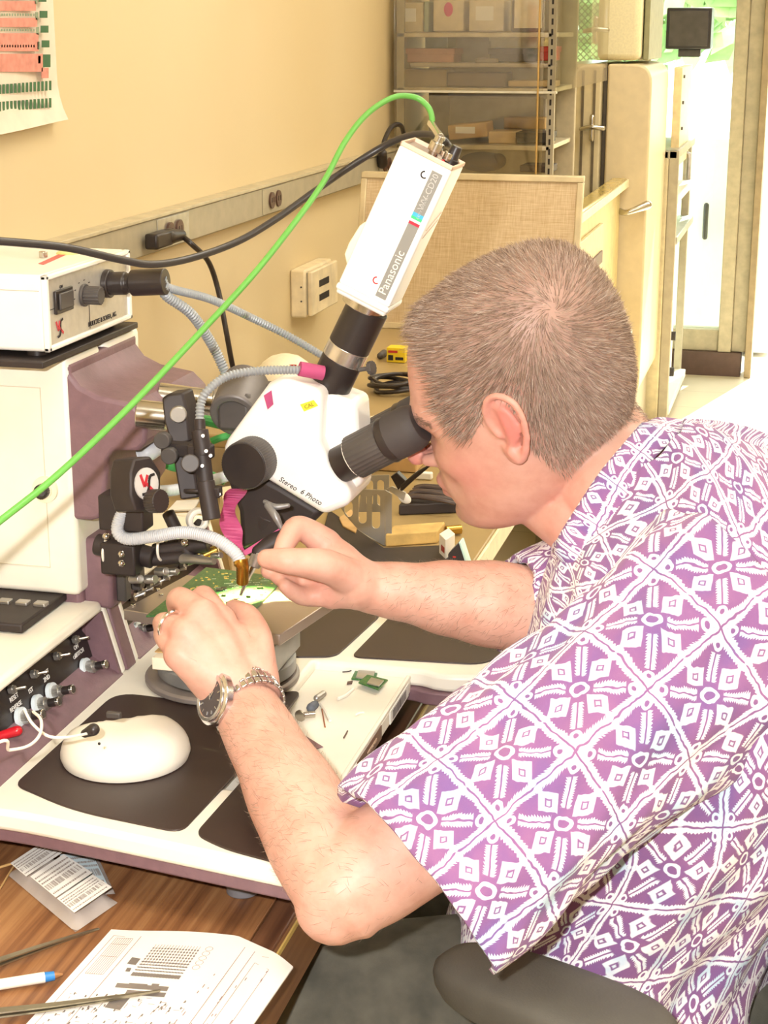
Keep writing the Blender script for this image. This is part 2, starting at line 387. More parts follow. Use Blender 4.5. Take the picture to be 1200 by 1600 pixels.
# ================================================================== wall fittings
z0 = Xp(420, 336, XW+.03).z; z1 = Xp(420, 291, XW+.03).z
rw = thing('cable_raceway', 'long grey steel power raceway running along the wall', 'raceway', (XW, 3.0, z0))
obj('channel', MB().box((XW, 1.2, z0), (XW+.03, 4.42, z1)), GREYTRIM, rw, .003)
obj('top_lip', MB().box((XW, 1.2, z1), (XW+.034, 4.42, z1+.006)), M('raceway_lip', 'BFB496', .4), rw, .001)
SOCK = M('brown_socket', '5A3F34', .45)
for px in (258, 422, 603):
    c = Xp(px, 0, XW+.03); y = c.y; zc_ = (z0+z1)/2
    pl = obj('outlet_plate', MB().box((XW+.03, y-.075, z0+.003), (XW+.032, y+.075, z1-.003)), STEEL if px == 258 else GREYTRIM, rw, .001)
    for dy in (-.022, .022):
        s = obj('socket', MB().cyl((XW+.031, y+dy, zc_), (XW+.036, y+dy, zc_), .0165, n=24), SOCK, pl)
        obj('socket_slots', MB().box((XW+.0358, y+dy-.007, zc_-.004), (XW+.0366, y+dy-.005, zc_+.006)).box((XW+.0358, y+dy+.005, zc_-.004), (XW+.0366, y+dy+.007, zc_+.006)), INK, pl)
# data jack box
fxj = XW+.05
ya, yb_ = Xp(488, 460, fxj).y, Xp(528, 460, fxj).y; zz1 = Xp(488, 425, fxj).z; zz0 = Xp(488, 495, fxj).z
jb = thing('wall_jack_box', 'cream data jack box with two dark ports on the wall behind the microscope', 'jack box', (XW, (ya+yb_)/2, zz0))
CP_ = M('cream_plastic', 'E6D6B2', .45)
obj('back_box', MB().box((XW, ya-.004, zz0-.004), (fxj-.014, yb_, zz1+.004)), CP_, jb, .005)
obj('seam', MB().box((fxj-.016, ya+.003, zz0+.003), (fxj-.010, yb_-.003, zz1-.003)), GREYTRIM, jb)
obj('cover', MB().box((fxj-.011, ya, zz0), (fxj, yb_, zz1)), CP_, jb, .003)
for q in (.34, .66):
    z = zz0+(zz1-zz0)*q; yc = ya+(yb_-ya)*.45
    obj('jack_port', MB().box((fxj-.002, yc-.038, z-(zz1-zz0)*.075), (fxj+.001, yc+.038, z+(zz1-zz0)*.075)), INK, jb)
    obj('screw', MB().cyl((XW+.026, ya-.004, z), (XW+.026, ya-.006, z), .002, n=10), DGREY, jb)
# printed chart on the wall
xs = XW+.008
def wp(px, py, dx=0): return Xp(px, py, xs+dx)
tl, tr, br = wp(-60, -60), wp(96, -60), wp(72, 206)
y0_, y1_ = Xp(-60, 0, xs).y, Xp(88, 100, xs).y; zb = Xp(40, 206, xs).z; zt = Xp(40, -70, xs).z
pm = MB(); n1, n2 = 14, 14; vs = []; fs = []
for side in (0, 1):
    for j in range(n2+1):
        for i in range(n1+1):
            u, v = i/n1, j/n2
            lift = .004+.012*max(0, (.25-v)/.25)**2*(.4+u) + .004*math.sin(u*5)
            vs.append((xs+lift-side*.0006, y0_+(y1_-y0_)*u-.03*max(0, .15-v), zb+(zt-zb)*v+.012*u*(1-v)))
K = (n1+1)*(n2+1)
for j in range(n2):
    for i in range(n1):
        q = j*(n1+1)+i; fs.append((q, q+1, q+n1+2, q+n1+1)); fs.append((K+q, K+q+n1+1, K+q+n1+2, K+q+1))
pm.add(vs, fs)
PAPER = M('chart_paper', 'E8D9C8', .6, var=.03)
ch = obj('wall_chart', pm, PAPER); tag(ch, 'printed paper chart with pink bands and dark green blocks on the wall', 'chart')
PINK = M('pink_print', 'D98F80', .7, var=.08, scale=80); GREEN_P = M('green_print', '3E6B45', .7)
pb = MB(); gb = MB(); kb = MB()
def cell(mb, px0, py0, px1, py1, t=.0):
    p = [wp(px0, py0), wp(px1, py0), wp(px1, py1), wp(px0, py1)]
    for q in p: q.x = xs+.0095+t
    mb.prism(p, (.0006, 0, 0))
cell(pb, -50, -50, 42, -8); cell(pb, -50, 2, 46, 17); cell(pb, -50, 28, 48, 42); cell(pb, -50, 52, 50, 80); cell(pb, -50, 84, 57, 112)
cell(pb, -50, -4, 40, -1); cell(pb, 55, 106, 66, 122)
for k, y in enumerate((-20, -8, 17, 40, 63, 85)): cell(gb, 49+k*1.6, y, 61+k*1.6, y+(11 if k < 5 else 20)); cell(kb, 43+k*1.3, y+2, 47+k*1.3, y+14)
for r_, y in enumerate((131, 158)):
    for k in range(-6, 12): cell(gb, k*6.1, y-k*.45, k*6.1+3.4, y+15-k*.45)
for k in range(-12, 11):
    for y in (21, 45, 70): cell(kb, k*4.2, y, k*4.2+2.0, y+4)
obj('pink_bands', pb, PINK, ch, sharp=None); obj('green_blocks', gb, GREEN_P, ch, sharp=None); obj('dark_marks', kb, M('grey_green_print', '8C9A80', .7), ch, sharp=None)

# ================================================================== background furniture, left to right
# acrylic display cabinet with shelves
yf = 4.45; XL = XW+.02; xr = Yp(852, 100, yf).x; xr2 = Yp(868, 100, yf).x; yk = yf+.38
zs = [Yp(700, 51, yf).z, Yp(700, 137, yf).z, Yp(700, 226, yf).z, Yp(700, 285, yf).z]
ztop = 2.1; zbot = zs[3]-.02
rk = thing('shelf_cabinet', 'tall open shelf cabinet with clear plastic doors in the far corner', 'cabinet', (-.9, yf+.2, 0))
obj('back_panel', MB().box((XL, yk, .0), (xr2, yk+.02, ztop)), M('cabinet_grey', 'B9AD90', .6), rk, .003)
for z in zs[:3]: obj('shelf', MB().box((XL, yf, z-.012), (xr2-.01, yk, z)), M('shelf_steel', 'C4B99E', .4, .3), rk, .002)
obj('shelf', MB().box((XL, yf, 1.62), (xr2-.01, yk, 1.632)), M('shelf_steel', 'C4B99E', .4, .3), rk, .002)
for x in (XL, xr2-.02):
    pp = MB().box((x, yf, 0), (x+.02, yf+.012, ztop)); obj('upright', pp, GREYTRIM, rk, .001)
sl = MB()
for k in range(60): sl.box((xr2-.013, yf-.001, .5+k*.025), (xr2-.008, yf, .515+k*.025))
obj('upright_slots', sl, INK, rk)
obj('clear_door', MB().box((XL, yf-.03, zs[1]-.008), (xr, yf-.024, ztop)), ACR, rk, sharp=None, label='clear plastic sheet over the upper shelves')
obj('clear_side', MB().box((xr2+.004, yf-.03, zs[1]-.008), (xr2+.010, yf+1.0, ztop)), ACR, rk, sharp=None)
obj('door_edge', MB().box((XL, yf-.034, zs[1]-.012), (xr2+.01, yf-.022, zs[1]-.006)), M('acrylic_edge', 'D8D4C4', .2), rk, .001)
obj('lower_clear_door', MB().box((XL, yf-.02, .9), (xr, yf-.015, zs[1]-.02)), ACR, rk, sharp=None)
obj('door_rod', MB().cyl((xr-.012, yf-.035, .9), (xr-.012, yf-.035, ztop), .0025, n=8), M('brass_rod', 'C9A86A', .4, .5), rk)
def item(name, label, cat, px0, py0, px1, py1, dy, color, group=None, rot=0, depth=.1, bev=.003, lid=None, y=yf):
    a = Yp(px0, py0, y+dy); b = Yp(px1, py1, y+dy)
    mb = MB().box((a.x, y+dy, b.z), (b.x, y+dy+depth, a.z), Matrix.Rotation(rot, 3, 'Y') if rot else None)
    m = color if not isinstance(color, str) else M('paint_'+color, color, .6)
    if lid:
        t = thing(name, label, cat, ((a.x+b.x)/2, y+dy, b.z), group); obj('body', mb, m, t, bev)
        if lid == 'label': obj('paper_label', MB().box((a.x+(b.x-a.x)*.2, y+dy-.002, b.z+(a.z-b.z)*.35), (a.x+(b.x-a.x)*.7, y+dy, b.z+(a.z-b.z)*.8)), LABEL, t)
        if lid == 'dot': obj('pink_spot', MB().sphere(((a.x+b.x)/2, y+dy, b.z+(a.z-b.z)*.7), (.012, .002, .018)), M('pink_tape', 'E0508E', .5), t)
        if lid == 'lid': obj('lid', MB().box((a.x-.003, y+dy-.003, a.z-.012), (b.x+.003, y+dy+depth+.003, a.z+.002)), m, t, .001)
        return t
    o = obj(name, mb, m, None, bev); tag(o, label, cat, group); return o
G1 = 'storage boxes on the top shelf'
item('storage_box', 'narrow beige box at the left end of the top shelf', 'box', 626, 4, 660, 50, .05, 'D3C3A0', G1, lid='label')
item('storage_box', 'slim green edged folder beside the narrow beige box', 'folder', 662, 2, 670, 50, .06, '9CA88C')
item('storage_box', 'white box with a pink spot on the top shelf', 'box', 677, 0, 724, 49, .05, 'DDCFB4', G1, lid='dot')
item('storage_box', 'wide white ribbed box in the middle of the top shelf', 'box', 733, 0, 787, 49, .05, 'DCD0B8', G1, lid='label')
item('storage_box', 'dark framed white box at the right of the top shelf', 'box', 800, 0, 848, 50, .03, '6E5E4C', G1)
item('document', 'white sheet standing in front of the dark framed box', 'paper', 804, 0, 846, 44, .02, 'E8DCC4', depth=.006, bev=.0005)
G2 = 'boxes on the second shelf'
item('flat_box', 'long faded pink box low on the second shelf', 'box', 636, 77, 709, 98, .06, 'C58F74', G2, lid='lid')
item('flat_box', 'muted teal box at the back of the second shelf', 'box', 664, 56, 700, 76, .2, '9DA890', G2)
item('flat_box', 'pale cream carton under the top shelf', 'box', 766, 57, 850, 78, .2, 'E3D7A8', G2, lid='lid')
item('instrument_case', 'black case lying in front of the cream carton', 'case', 765, 77, 838, 97, .03, '3A302C', G2, lid='lid')
item('component_tray', 'small grey tray left of the black case', 'tray', 742, 91, 778, 99, .02, '8C8070')
item('red_box', 'bright red box at the right end of the second shelf', 'box', 842, 74, 866, 95, .05, 'C8402C', lid='lid')
item('binder', 'taupe binder lying left on the lower half shelf', 'binder', 626, 108, 698, 136, .05, 'A89570')
item('binder', 'dark taupe binder lying in the middle under the black case', 'binder', 699, 113, 790, 136, .03, '72624F')
item('component_tray', 'pale tan tray at the right under the red box', 'tray', 794, 126, 866, 136, .03, 'C8AC78')
item('slab', 'long thin grey panel laid over the taupe binders', 'panel', 640, 98, 862, 106, .0, 'A69B88')
item('clear_case', 'large grey plastic case standing on the third shelf', 'case', 702, 146, 852, 218, .22, 'A9A396', lid='lid')
item('carton', 'open tan cardboard carton tilted on the third shelf', 'box', 700, 193, 760, 217, .05, CARD, rot=-.10, lid='label')
item('carton', 'low beige carton right of the tilted carton', 'box', 763, 205, 806, 225, .06, 'D6B98A')
item('instrument_case', 'small black instrument case on the third shelf', 'case', 808, 208, 859, 224, .04, '35302C', lid='lid')
item('carton', 'brown carton behind the small black case', 'box', 787, 183, 852, 202, .17, 'B99A68')
G4 = 'things on the lowest visible shelf'
bgm = MB(); a = Yp(712, 240, yf+.05); b = Yp(785, 270, yf+.05)
bgm.sphere(((a.x+b.x)/2, yf+.1, (a.z+b.z)/2), ((b.x-a.x)/2, .06, (a.z-b.z)/2*1.1), 24, 12)
bgm.sphere((b.x-.02, yf+.09, (a.z+b.z)/2+.004), (.022, .03, .02)); tag(obj('cloth_bag', bgm, M('brown_cloth', '5E4C38', .9, bmp=.4, bscale=60)), 'dark brown soft bag just above the cork board', 'bag')
item('flat_case', 'thin black flat case just above the cork board', 'case', 812, 258, 862, 270, .05, '4A3B30')
# coiled cord hanging on the wall left of the cabinet
ck = obj('looped_lead', MB().tube(spline([Xp(598, 245, XW+.04), Xp(600, 222, XW+.05), Xp(612, 198, XW+.06), Xp(626, 196, XW+.07), Xp(632, 215, XW+.06), Xp(636, 235, XW+.06)], 8), .006, 10), BLACK)
tag(ck, 'short black cord looped at the far end of the raceway', 'cord')
obj('plug', MB().limb([Xp(597, 255, XW+.04), Xp(598, 240, XW+.05)], [.014, .011]), BLACK, ck)

# beige lab chamber (oven) with latches, counter and rack to its right
yo = 5.6
def Q(px, py, y): return Yp(px, py, y)
ov = thing('environment_chamber', 'tall beige chamber with a rounded door, black gasket and lever handle', 'oven', (Q(960, 0, yo).x, yo+.3, 0))
xa, xb, xc, xe = Q(872, 200, yo).x, Q(941, 200, yo).x, Q(947, 200, yo).x, Q(1016, 200, yo).x
zt_ = Q(980, 100, yo).z
obj('body', MB().box((xa, yo, .0), (xb, yo+.58, zt_)), BEIGE, ov, .012)
obj('gasket', MB().box((xb, yo-.004, .25), (xc, yo+.58, zt_-.012)), M('black_gasket', '4A4238', .7), ov, .002)
dm = rounded([(xc, .22), (xe, .22), (xe, zt_), (xc, zt_)], [.01, .06, .06, .01], 8)
obj('door', MB().prism([(p[0], yo-.01, p[1]) for p in dm], (0, .60, 0)), M('beige_door', 'DCCBA6', .3, var=.02), ov, .012, 3)
h0 = Q(968, 330, yo-.03); h1 = Q(1012, 320, yo-.03)
obj('handle', MB().limb([h0, h0+Vector((.03, -.03, .0)), h1], [.011, .009, .014]), CHROME, ov)
obj('base', MB().box((xa+.02, yo+.02, 0), (xe-.03, yo+.58, .22)), GREYTRIM, ov, .004)
for (px, py) in ((925, 200), (931, 47)):
    c = Q(px, py, yo-.02)
    lt = obj('latch', MB().limb([c+Vector((-.035, 0, -.004)), c+Vector((0, -.012, .003)), c+Vector((.035, 0, .0))], [.007, .008, .009]), CHROME, ov)
    obj('latch_post', MB().limb([c+Vector((0, 0, -.035)), c+Vector((0, 0, .035))], [.009, .009]), CHROME, ov)
seam = MB()
for px in (909, 927): q = Q(px, 200, yo-.002); seam.box((q.x-.004, yo-.004, .9), (q.x+.004, yo, zt_-.02))
obj('frame_seams', seam, M('dark_frame_seam', '6B5E48', .7), ov)  # dark strips along the seams between the frame panels
uc = thing('upper_cabinet', 'cream enamelled cabinet on top of the beige chamber', 'cabinet', (Q(960, 0, yo).x, yo+.3, zt_))
obj('body', MB().box((Q(934, 0, yo).x, yo+.02, zt_+.01), (Q(1001, 0, yo).x, yo+.6, ZC-.1)), M('stippled_enamel', 'E9DFB8', .5, var=.03, scale=150, bmp=.3, bscale=250), uc, .02, 3)
obj('side_column', MB().box((Q(1003, 0, yo).x, yo+.1, zt_+.01), (Q(1012, 0, yo).x, yo+.55, ZC-.1)), M('olive_grey', '8C8A68', .5), uc, .003)
# yellow counter cabinet in front of the chamber
cz = .95; c0 = Zp(910, 332, cz); c1 = Zp(982, 275, cz); xq = (c0.x+c1.x)/2; yc0 = 4.42-.2
ct = thing('yellow_counter', 'glossy yellowish counter cabinet right behind the cork board', 'counter', (xq-.2, 5.0, 0))
obj('worktop', MB().box((xr2+.02, yc0, cz-.03), (xq, yo-.02, cz)), M('yellow_gloss_top', 'CDB56A', .15, var=.05), ct, .006)
obj('carcass', MB().box((xr2+.03, yc0+.03, .08), (xq-.02, yo-.03, cz-.03)), M('yellow_enamel', 'D8C68A', .35), ct, .004)
obj('plinth', MB().box((xr2+.04, yc0+.06, 0), (xq-.05, yo-.05, .08)), BROWN, ct)
obj('edge_strip', MB().box((xq, yc0, cz-.028), (xq+.006, yo-.02, cz-.004)), M('pale_edge', 'F0E6C0', .3), ct, .001)
pA, pB = Xp(912, 365, xq+.001), Xp(943, 330, xq+.001)
obj('drawer_front', MB().box((xq-.02, pA.y-.12, .55), (xq-.008, pB.y+.1, cz-.09)), M('peach_panel', 'E6CFA0', .4), ct, .003)
obj('name_strip', MB().box((xq-.009, pA.y-.05, cz-.20), (xq-.003, pB.y+.05, cz-.165)), M('dark_name_strip', '6B5248', .5), ct, .001)
# equipment rack
yr = 6.2; ra, rb = Q(1017, 300, yr).x, Q(1043, 300, yr).x; rz = Q(1030, 235, yr).z
rc = thing('equipment_rack', 'pale open equipment rack standing by the glazed wall', 'rack', (rb-.1, yr+.3, 0))
obj('side_panel', MB().box((ra-.25, yr, 0), (rb, yr+.03, rz)), M('pale_rack_panel', 'CFC29C', .4), rc, .005)
obj('front_post', MB().box((rb, yr, 0), (rb+.035, yr+.03, rz)), GREYTRIM, rc, .003)
yz = 6.98
obj('rear_post', MB().box((rb-.01, yz, 0), (rb+.02, yz+.03, rz)), GREYTRIM, rc, .003)
obj('top_frame', MB().box((ra-.25, yr, rz-.03), (rb+.03, yz+.03, rz)), GREYTRIM, rc, .004)
obj('shelf', MB().box((ra-.25, yr+.03, .80), (rb+.03, yz, .83)), WHITE, rc, .003)
obj('shelf', MB().box((ra-.25, yr+.03, .66), (rb+.04, yz, .69)), STEEL, rc, .003)
obj('shelf', MB().box((ra-.25, yr+.03, .03), (rb+.04, yz, .06)), WHITE, rc, .003)
obj('control_face', MB().box((rb-.01, yr+.16, .93), (rb+.02, yr+.62, 1.28)), M('peach_panel', 'E6CFA0', .4), rc, .003)
for k in range(4): obj('bolt', MB().cyl((rb+.02, yr+.22, .97+k*.092), (rb+.026, yr+.22, .97+k*.092), .006, n=10), DGREY, rc)
obj('conduit', MB().tube([(rb+.03, yr+.55, .85), (rb+.03, yr+.55, rz-.05), (rb-.02, yr+.55, rz-.03)], .010, 12), STEEL, rc)
t = thing('bench_instrument', 'white instrument on the bottom shelf of the pale rack', 'instrument', (rb-.1, yr+.4, .06))
obj('body', MB().box((ra-.1, yr+.15, .06), (rb, yr+.55, .38)), WHITE, t, .008)
for z in (.14, .28): obj('knob', MB().cyl((rb, yr+.3, z), (rb+.03, yr+.3, z), .018, n=16), BLACK, t)

# ================================================================== cork board, riser and the rear table
TAN = M('tan_laminate', 'A38C5F', .35, var=.04, scale=8)
rt = thing('rear_table', 'tan laminate table behind the wooden bench, holding the metal bracket', 'table', (-.75, 2.3, 0))
RX = -.405; R0, R1 = 1.73, 3.9
obj('table_top', MB().prism([(XW+.005, R0, .72), (RX, R0, .72), (RX, R1, .72), (-.86, R1, .72), (-.86, 3.17, .72), (XW+.005, 3.17, .72)], (0, 0, .03)), TAN, rt, .003)
obj('edge_band', MB().box((RX, R0, .718), (RX+.004, R1, .749)), M('pale_edge', 'F0E6C0', .3), rt, .001)
for (x, y) in ((XW+.06, R0+.05), (RX-.05, R0+.05), (RX-.05, R1-.05), (-.80, R1-.05)): obj('leg', MB().box((x-.02, y-.02, 0), (x+.02, y+.02, .72)), DGREY, rt, .002)
riser_z = .85
ro = Zp(562, 655, riser_z); r1_ = Zp(627, 637, riser_z)
d_ = (r1_-ro); A = ro-d_*1.6; B = ro+d_*4.2
rs = thing('table_riser', 'tan raised shelf with a pale front edge under the cork board', 'shelf', (-.8, 3.2, .75))
poly = [(A.x, A.y), (B.x, B.y), (B.x, 3.85), (-.85, 3.85), (-.85, 2.74), (-.905, 2.70), (-.905, A.y)]
obj('shelf_top', MB().prism([(x, y, riser_z-.02) for x, y in poly], (0, 0, .02)), TAN, rs, .003)
nn = Vector((d_.y, -d_.x, 0)).normalized()
obj('front_edge', MB().prism([A+Z_*-.020, B+Z_*-.020, B+Z_*0, A+Z_*0], nn*.005), M('pale_edge', 'F0E6C0', .3), rs, .0015)
obj('front_panel', MB().prism([Vector((p.x, p.y, .75))-nn*.03 for p in (A, B)]+[Vector((p.x, p.y, riser_z-.02))-nn*.03 for p in (B, A)], -nn*.015), M('pale_riser_panel', 'DCCB9A', .5), rs)
# cork board leaning
BY = 3.25
a = Yp(566, 268, BY+.03); b = Yp(913, 275, BY+.03); c = Yp(600, 536, BY-.05)
cb = thing('pin_board', 'fabric covered pin board in a pale frame leaning upright behind the man', 'board', ((a.x+b.x)/2, BY, riser_z))
def bp(u, v, dd=0.0):     # u across, v up (metres), dd out of the board
    k = (a.z-riser_z); t_ = v/k
    return Vector((a.x+u, BY-.05+.08*t_-dd, riser_z+v))
H = a.z-riser_z; Wd = b.x-a.x
def m_burlap():
    m = new_mat('burlap', 'BFA77F', .9); nt = m.node_tree
    n1 = noise(nt, 1, 3, stretch=(500, 60, 30)); n2 = noise(nt, 1, 3, stretch=(30, 60, 500))
    f = (N(nt, n1)+N(nt, n2))*.5
    nt.links.new(ramp(nt, f.k, [(.35, 'BCA27C'), (.65, 'D6C29F')]), bsdf(m).inputs['Base Color']); bump(m, f.k, .3, .001); return m
obj('fabric_panel', MB().prism([bp(.006, .006, .002), bp(Wd-.006, .006, .002), bp(Wd-.006, H-.006, .002), bp(.006, H-.006, .002)], (0, .012, 0)), m_burlap(), cb, sharp=None)
FRM = M('board_frame', 'CDBD98', .4, .2)
for nm, q in (('frame_top', (0, H-.012, Wd, H)), ('frame_bottom', (0, 0, Wd, .012)), ('frame_left', (0, .012, .012, H-.012)), ('frame_right', (Wd-.012, .012, Wd, H-.012))):
    obj('frame_bar', MB().prism([bp(q[0], q[1], .006), bp(q[2], q[1], .006), bp(q[2], q[3], .006), bp(q[0], q[3], .006)], (0, .02, 0)), FRM, cb, .002)
# ================================================================== wooden bench
EX = -.362; BY0, BY1 = .35, 1.715
wb = thing('wooden_bench', 'walnut laminate workbench carrying the bonding machine', 'table', (-.74, 1.0, 0))
obj('bench_top', MB().box((XW+.005, BY0, .715), (EX-.022, BY1, .75)), WOOD, wb, .001)
obj('edge_trim', MB().box((EX-.0215, BY0, .715), (EX, BY1, .7495)), m_wood('dark_walnut_edge', '5E3E2C', '744F37', '472D20'), wb, .002)
obj('front_face', MB().box((EX, BY0, .69), (EX+.003, BY1, .748)), m_wood('dark_walnut_face', '7A5638', '8C6644', '5A3C28'), wb)
obj('brass_edge_line', MB().box((EX+.003, BY0, .744), (EX+.0045, BY1, .7485)), M('yellowed_edge', 'C9AE62', .4), wb)
for (x, y) in ((EX-.05, BY0+.06), (EX-.05, BY1-.06), (XW+.07, BY0+.06), (XW+.07, BY1-.06)): obj('leg', MB().box((x-.022, y-.022, 0), (x+.022, y+.022, .715)), M('bench_leg_paint', '8E7C6A', .5), wb, .003)
obj('lower_rail', MB().box((EX-.05-.02, BY0+.08, .40), (EX-.05+.02, BY1-.08, .43)), M('pale_rail', 'C9C2B0', .5), wb, .003)
obj('cross_rail', MB().box((XW+.1, BY1-.08, .45), (EX-.03, BY1-.04, .48)), M('pale_rail', 'C9C2B0', .5), wb, .003)
obj('modesty_panel', MB().box((XW+.2, BY0+.1, .3), (XW+.22, BY1-.1, .71)), M('bench_panel', '8A6E60', .6), wb)

# ================================================================== bonding machine
CR = M('machine_cream', 'F0EBDC', .38, var=.012); PL = M('machine_plum', '7D6066', .5, var=.04, scale=90, bmp=.25, bscale=400)
PAD = M('black_pad', '3A2D29', .42, var=.06, scale=12)
def Zc(px, py, z=.82): v = Zp(px, py, z); return (v.x, v.y)
bmac = thing('bonding_machine', 'cream and plum bench wire bonder with black arm pads and side console', 'machine', (-.62, 1.43, .75))
ZT = .82
yM = 1.40
near = [(-.97, 1.095), (-.60, 1.118), (-.51, 1.105), (-.425, 1.092), (-.335, 1.078), (-.325, 1.095), (-.343, 1.20)]
far = [(-.343, 1.497), (-.330, 1.490), (-.312, 1.489), (-.285, 1.496), (-.235, 1.505), (-.215, 1.56), (-.30, 1.70), (-.43, 1.705), (-.60, 1.69), (-.97, 1.69)]
hull = near+[(-.452, 1.20), (-.452, 1.497)]+far
hr = rounded(hull, [.02, .05, .05, .05, .012, .01, .006, .006, .006, .03, .02, .02, .03, .02, .05, .05, .05, .02], 5)
a, d = flatprism(hr, ZT-.018, .018); obj('base_cover', MB().prism(a, d), CR, bmac, .006, 3)
hs = [( -.62+(x+.62)*.97, 1.40+(y-1.40)*.97) for x, y in hr]
a, d = flatprism(hs, .788, ZT-.018-.788); obj('base_skirt', MB().prism(a, d), PL, bmac, .002)
ft = Zp(372, 1404, .75)
for (x, y) in ((ft.x, ft.y+.012), (ft.x, 1.63), (-.9, 1.12), (-.9, 1.63)): obj('foot', MB().cyl((x, y, .7502), (x, y, .762), .0135, .0125).cyl((x, y, .762), (x, y, .789), .017, .019), M('grey_rubber', '6E6C70', .6), bmac, .001)
def pad(pts, r, label=None, zt=ZT+.0015):
    a, d = flatprism(rounded(pts, r, 6), ZT-.0005, zt-ZT+.0005); return obj('arm_pad', MB().prism(a, d), PAD, bmac, .0006)
pad([Zc(22, 1228), Zc(114, 1268), Zc(283, 1303), Zc(398, 1180), Zc(478, 1075), Zc(355, 1105), Zc(182, 1083)], [.012, .03, .014, .01, .03, .05, .025])
pad([Zc(304, 1305), Zc(350, 1328), Zc(440, 1352), Zc(520, 1215), Zc(415, 1180)], [.012, .03, .01, .02, .02])
pad([Zc(400, 1028), Zc(524, 1028), Zc(596, 962), Zc(560, 920), Zc(420, 935)], [.02, .014, .014, .03, .03])
pad([Zc(548, 1028), Zc(757, 1040), Zc(850, 985), Zc(770, 925), Zc(612, 962)], [.012, .02, .02, .02, .014])
# parts tray in the front notch
tz = ZT-.009
ty0, ty1 = 1.205, 1.497
tr = obj('parts_tray', MB().box((-.452, ty0, .796), (-.3545, ty1, tz)), CR, bmac, .002)
obj('tray_lip', MB().box((-.3585, ty0, tz-.001), (-.3545, ty1, tz+.003)).box((-.452, ty0, tz-.001), (-.3545, ty0+.004, tz+.003)), CR, bmac, .001)
BLUE = M('blue_print', '3C50A8', .6)
lb = obj('sticker', MB().box((-.3545, ty0+.035, .797), (-.3538, ty0+.088, tz-.001)), LABEL, bmac, label='white sticker with blue border and lettering')
obj('sticker_border', MB().box((-.3538, ty0+.036, .7975), (-.3535, ty0+.087, .7985)).box((-.3538, ty0+.036, tz-.0025), (-.3535, ty0+.087, tz-.0015)).box((-.3538, ty0+.036, .7975), (-.3535, ty0+.0375, tz-.0015)).box((-.3538, ty0+.0855, .7975), (-.3535, ty0+.087, tz-.0015)), BLUE, lb)
text('lettering', 'BEFORE SERVICING', (-.3534, ty0+.0615, .8055), Y_, Z_, .0046, BLUE, lb)
text('lettering', 'DISCONNECT POWER', (-.3534, ty0+.0615, .8012), Y_, Z_, .0034, BLUE, lb)
lb = obj('sticker', MB().box((-.3545, ty0+.092, .797), (-.3538, ty0+.175, tz-.001)), M('brown_plate', '6B4334', .4), bmac, label='dark brown rating plate')
text('lettering', 'WIRE BONDER', (-.3537, ty0+.14, .804), Y_, Z_, .005, M('tan_ink', 'B79A80', .6), lb)
obj('red_mark', MB().box((-.3538, ty0+.098, .800), (-.3536, ty0+.106, .806)), M('red_ink', 'B5302C', .5), lb)
lb = obj('sticker', MB().box((-.3545, ty1-.085, .797), (-.3538, ty1-.012, tz-.001)), LABEL, bmac, label='white sticker with grey bar code')
bc = MB(); rr = random.Random(3); y = ty1-.076
while y < ty1-.024: w_ = rr.choice((.0006, .001, .0016)); bc.box((-.3538, y, .799), (-.3536, y+w_, .808)); y += w_+rr.choice((.0008, .0014))
obj('bar_code', bc, M('grey_ink', '77706C', .7), lb)

# side console (near) : cream housing with recessed black control panel
cf = lambda z: -.620-(z-ZT)*.28          # console face leans back
def console(y0, y1, name):
    z1 = .893
    hb = MB()
    # frame as four bars round the recess + housing behind
    def face(y, z, dx=0): return Vector((cf(z)+dx, y, z))
    xb = -.95
    hb.prism([face(y0, ZT), face(y0, z1), Vector((xb, y0, z1)), Vector((xb, y0, ZT))], (0, .010, 0))
    hb.prism([face(y1-.010, ZT), face(y1-.010, z1), Vector((xb, y1-.010, z1)), Vector((xb, y1-.010, ZT))], (0, .010, 0))
    hb.prism([face(y0+.009, z1-.010), face(y0+.009, z1), Vector((xb, y0+.009, z1)), Vector((xb, y0+.009, z1-.010))], (0, y1-y0-.018, 0))
    h = obj('console_housing', hb, CR, bmac, .0035, 3)
    rb = MB(); dp = .024
    rb.prism([face(y0+.010, ZT, 0.0), face(y0+.010, ZT+.001, 0), face(y0+.010, ZT+.018, -dp), face(y0+.010, ZT, -dp)], (0, y1-y0-.020, 0))
    rb.prism([face(y1-.0145, ZT, -.001), face(y1-.0145, z1-.010, -.001), face(y1-.0145, z1-.010, -dp), face(y1-.0145, ZT, -dp)], (0, .0045, 0))
    obj('recess_lining', rb, PL, bmac)
    pn = obj('control_panel', MB().prism([face(y0+.010, ZT, -dp-.004), face(y0+.010, z1-.010, -dp-.004), face(y0+.010, z1-.010, -dp), face(y0+.010, ZT, -dp)], (0, y1-y0-.0245, 0)), M('black_panel', '2B2322', .35), bmac)
    return pn
pn = console(1.075, 1.425, 'near')
nrm = Vector((1, 0, .28)).normalized(); upf = Vector((-.28, 0, 1)).normalized()
DIAL = M('pale_blue_dial', 'DCE6EA', .4, var=.02); 
def on_panel(px, py, dx=-.023):
    # intersect the ray with the leaning panel face
    r = ray(px, py); # x = -.62 -(z-ZT)*.28 + dx
    t = (-.62+dx-(CAM[2]-ZT)*.28-CAM[0])/(r[0]+.28*r[2]); return Vector(CAM+r*t)
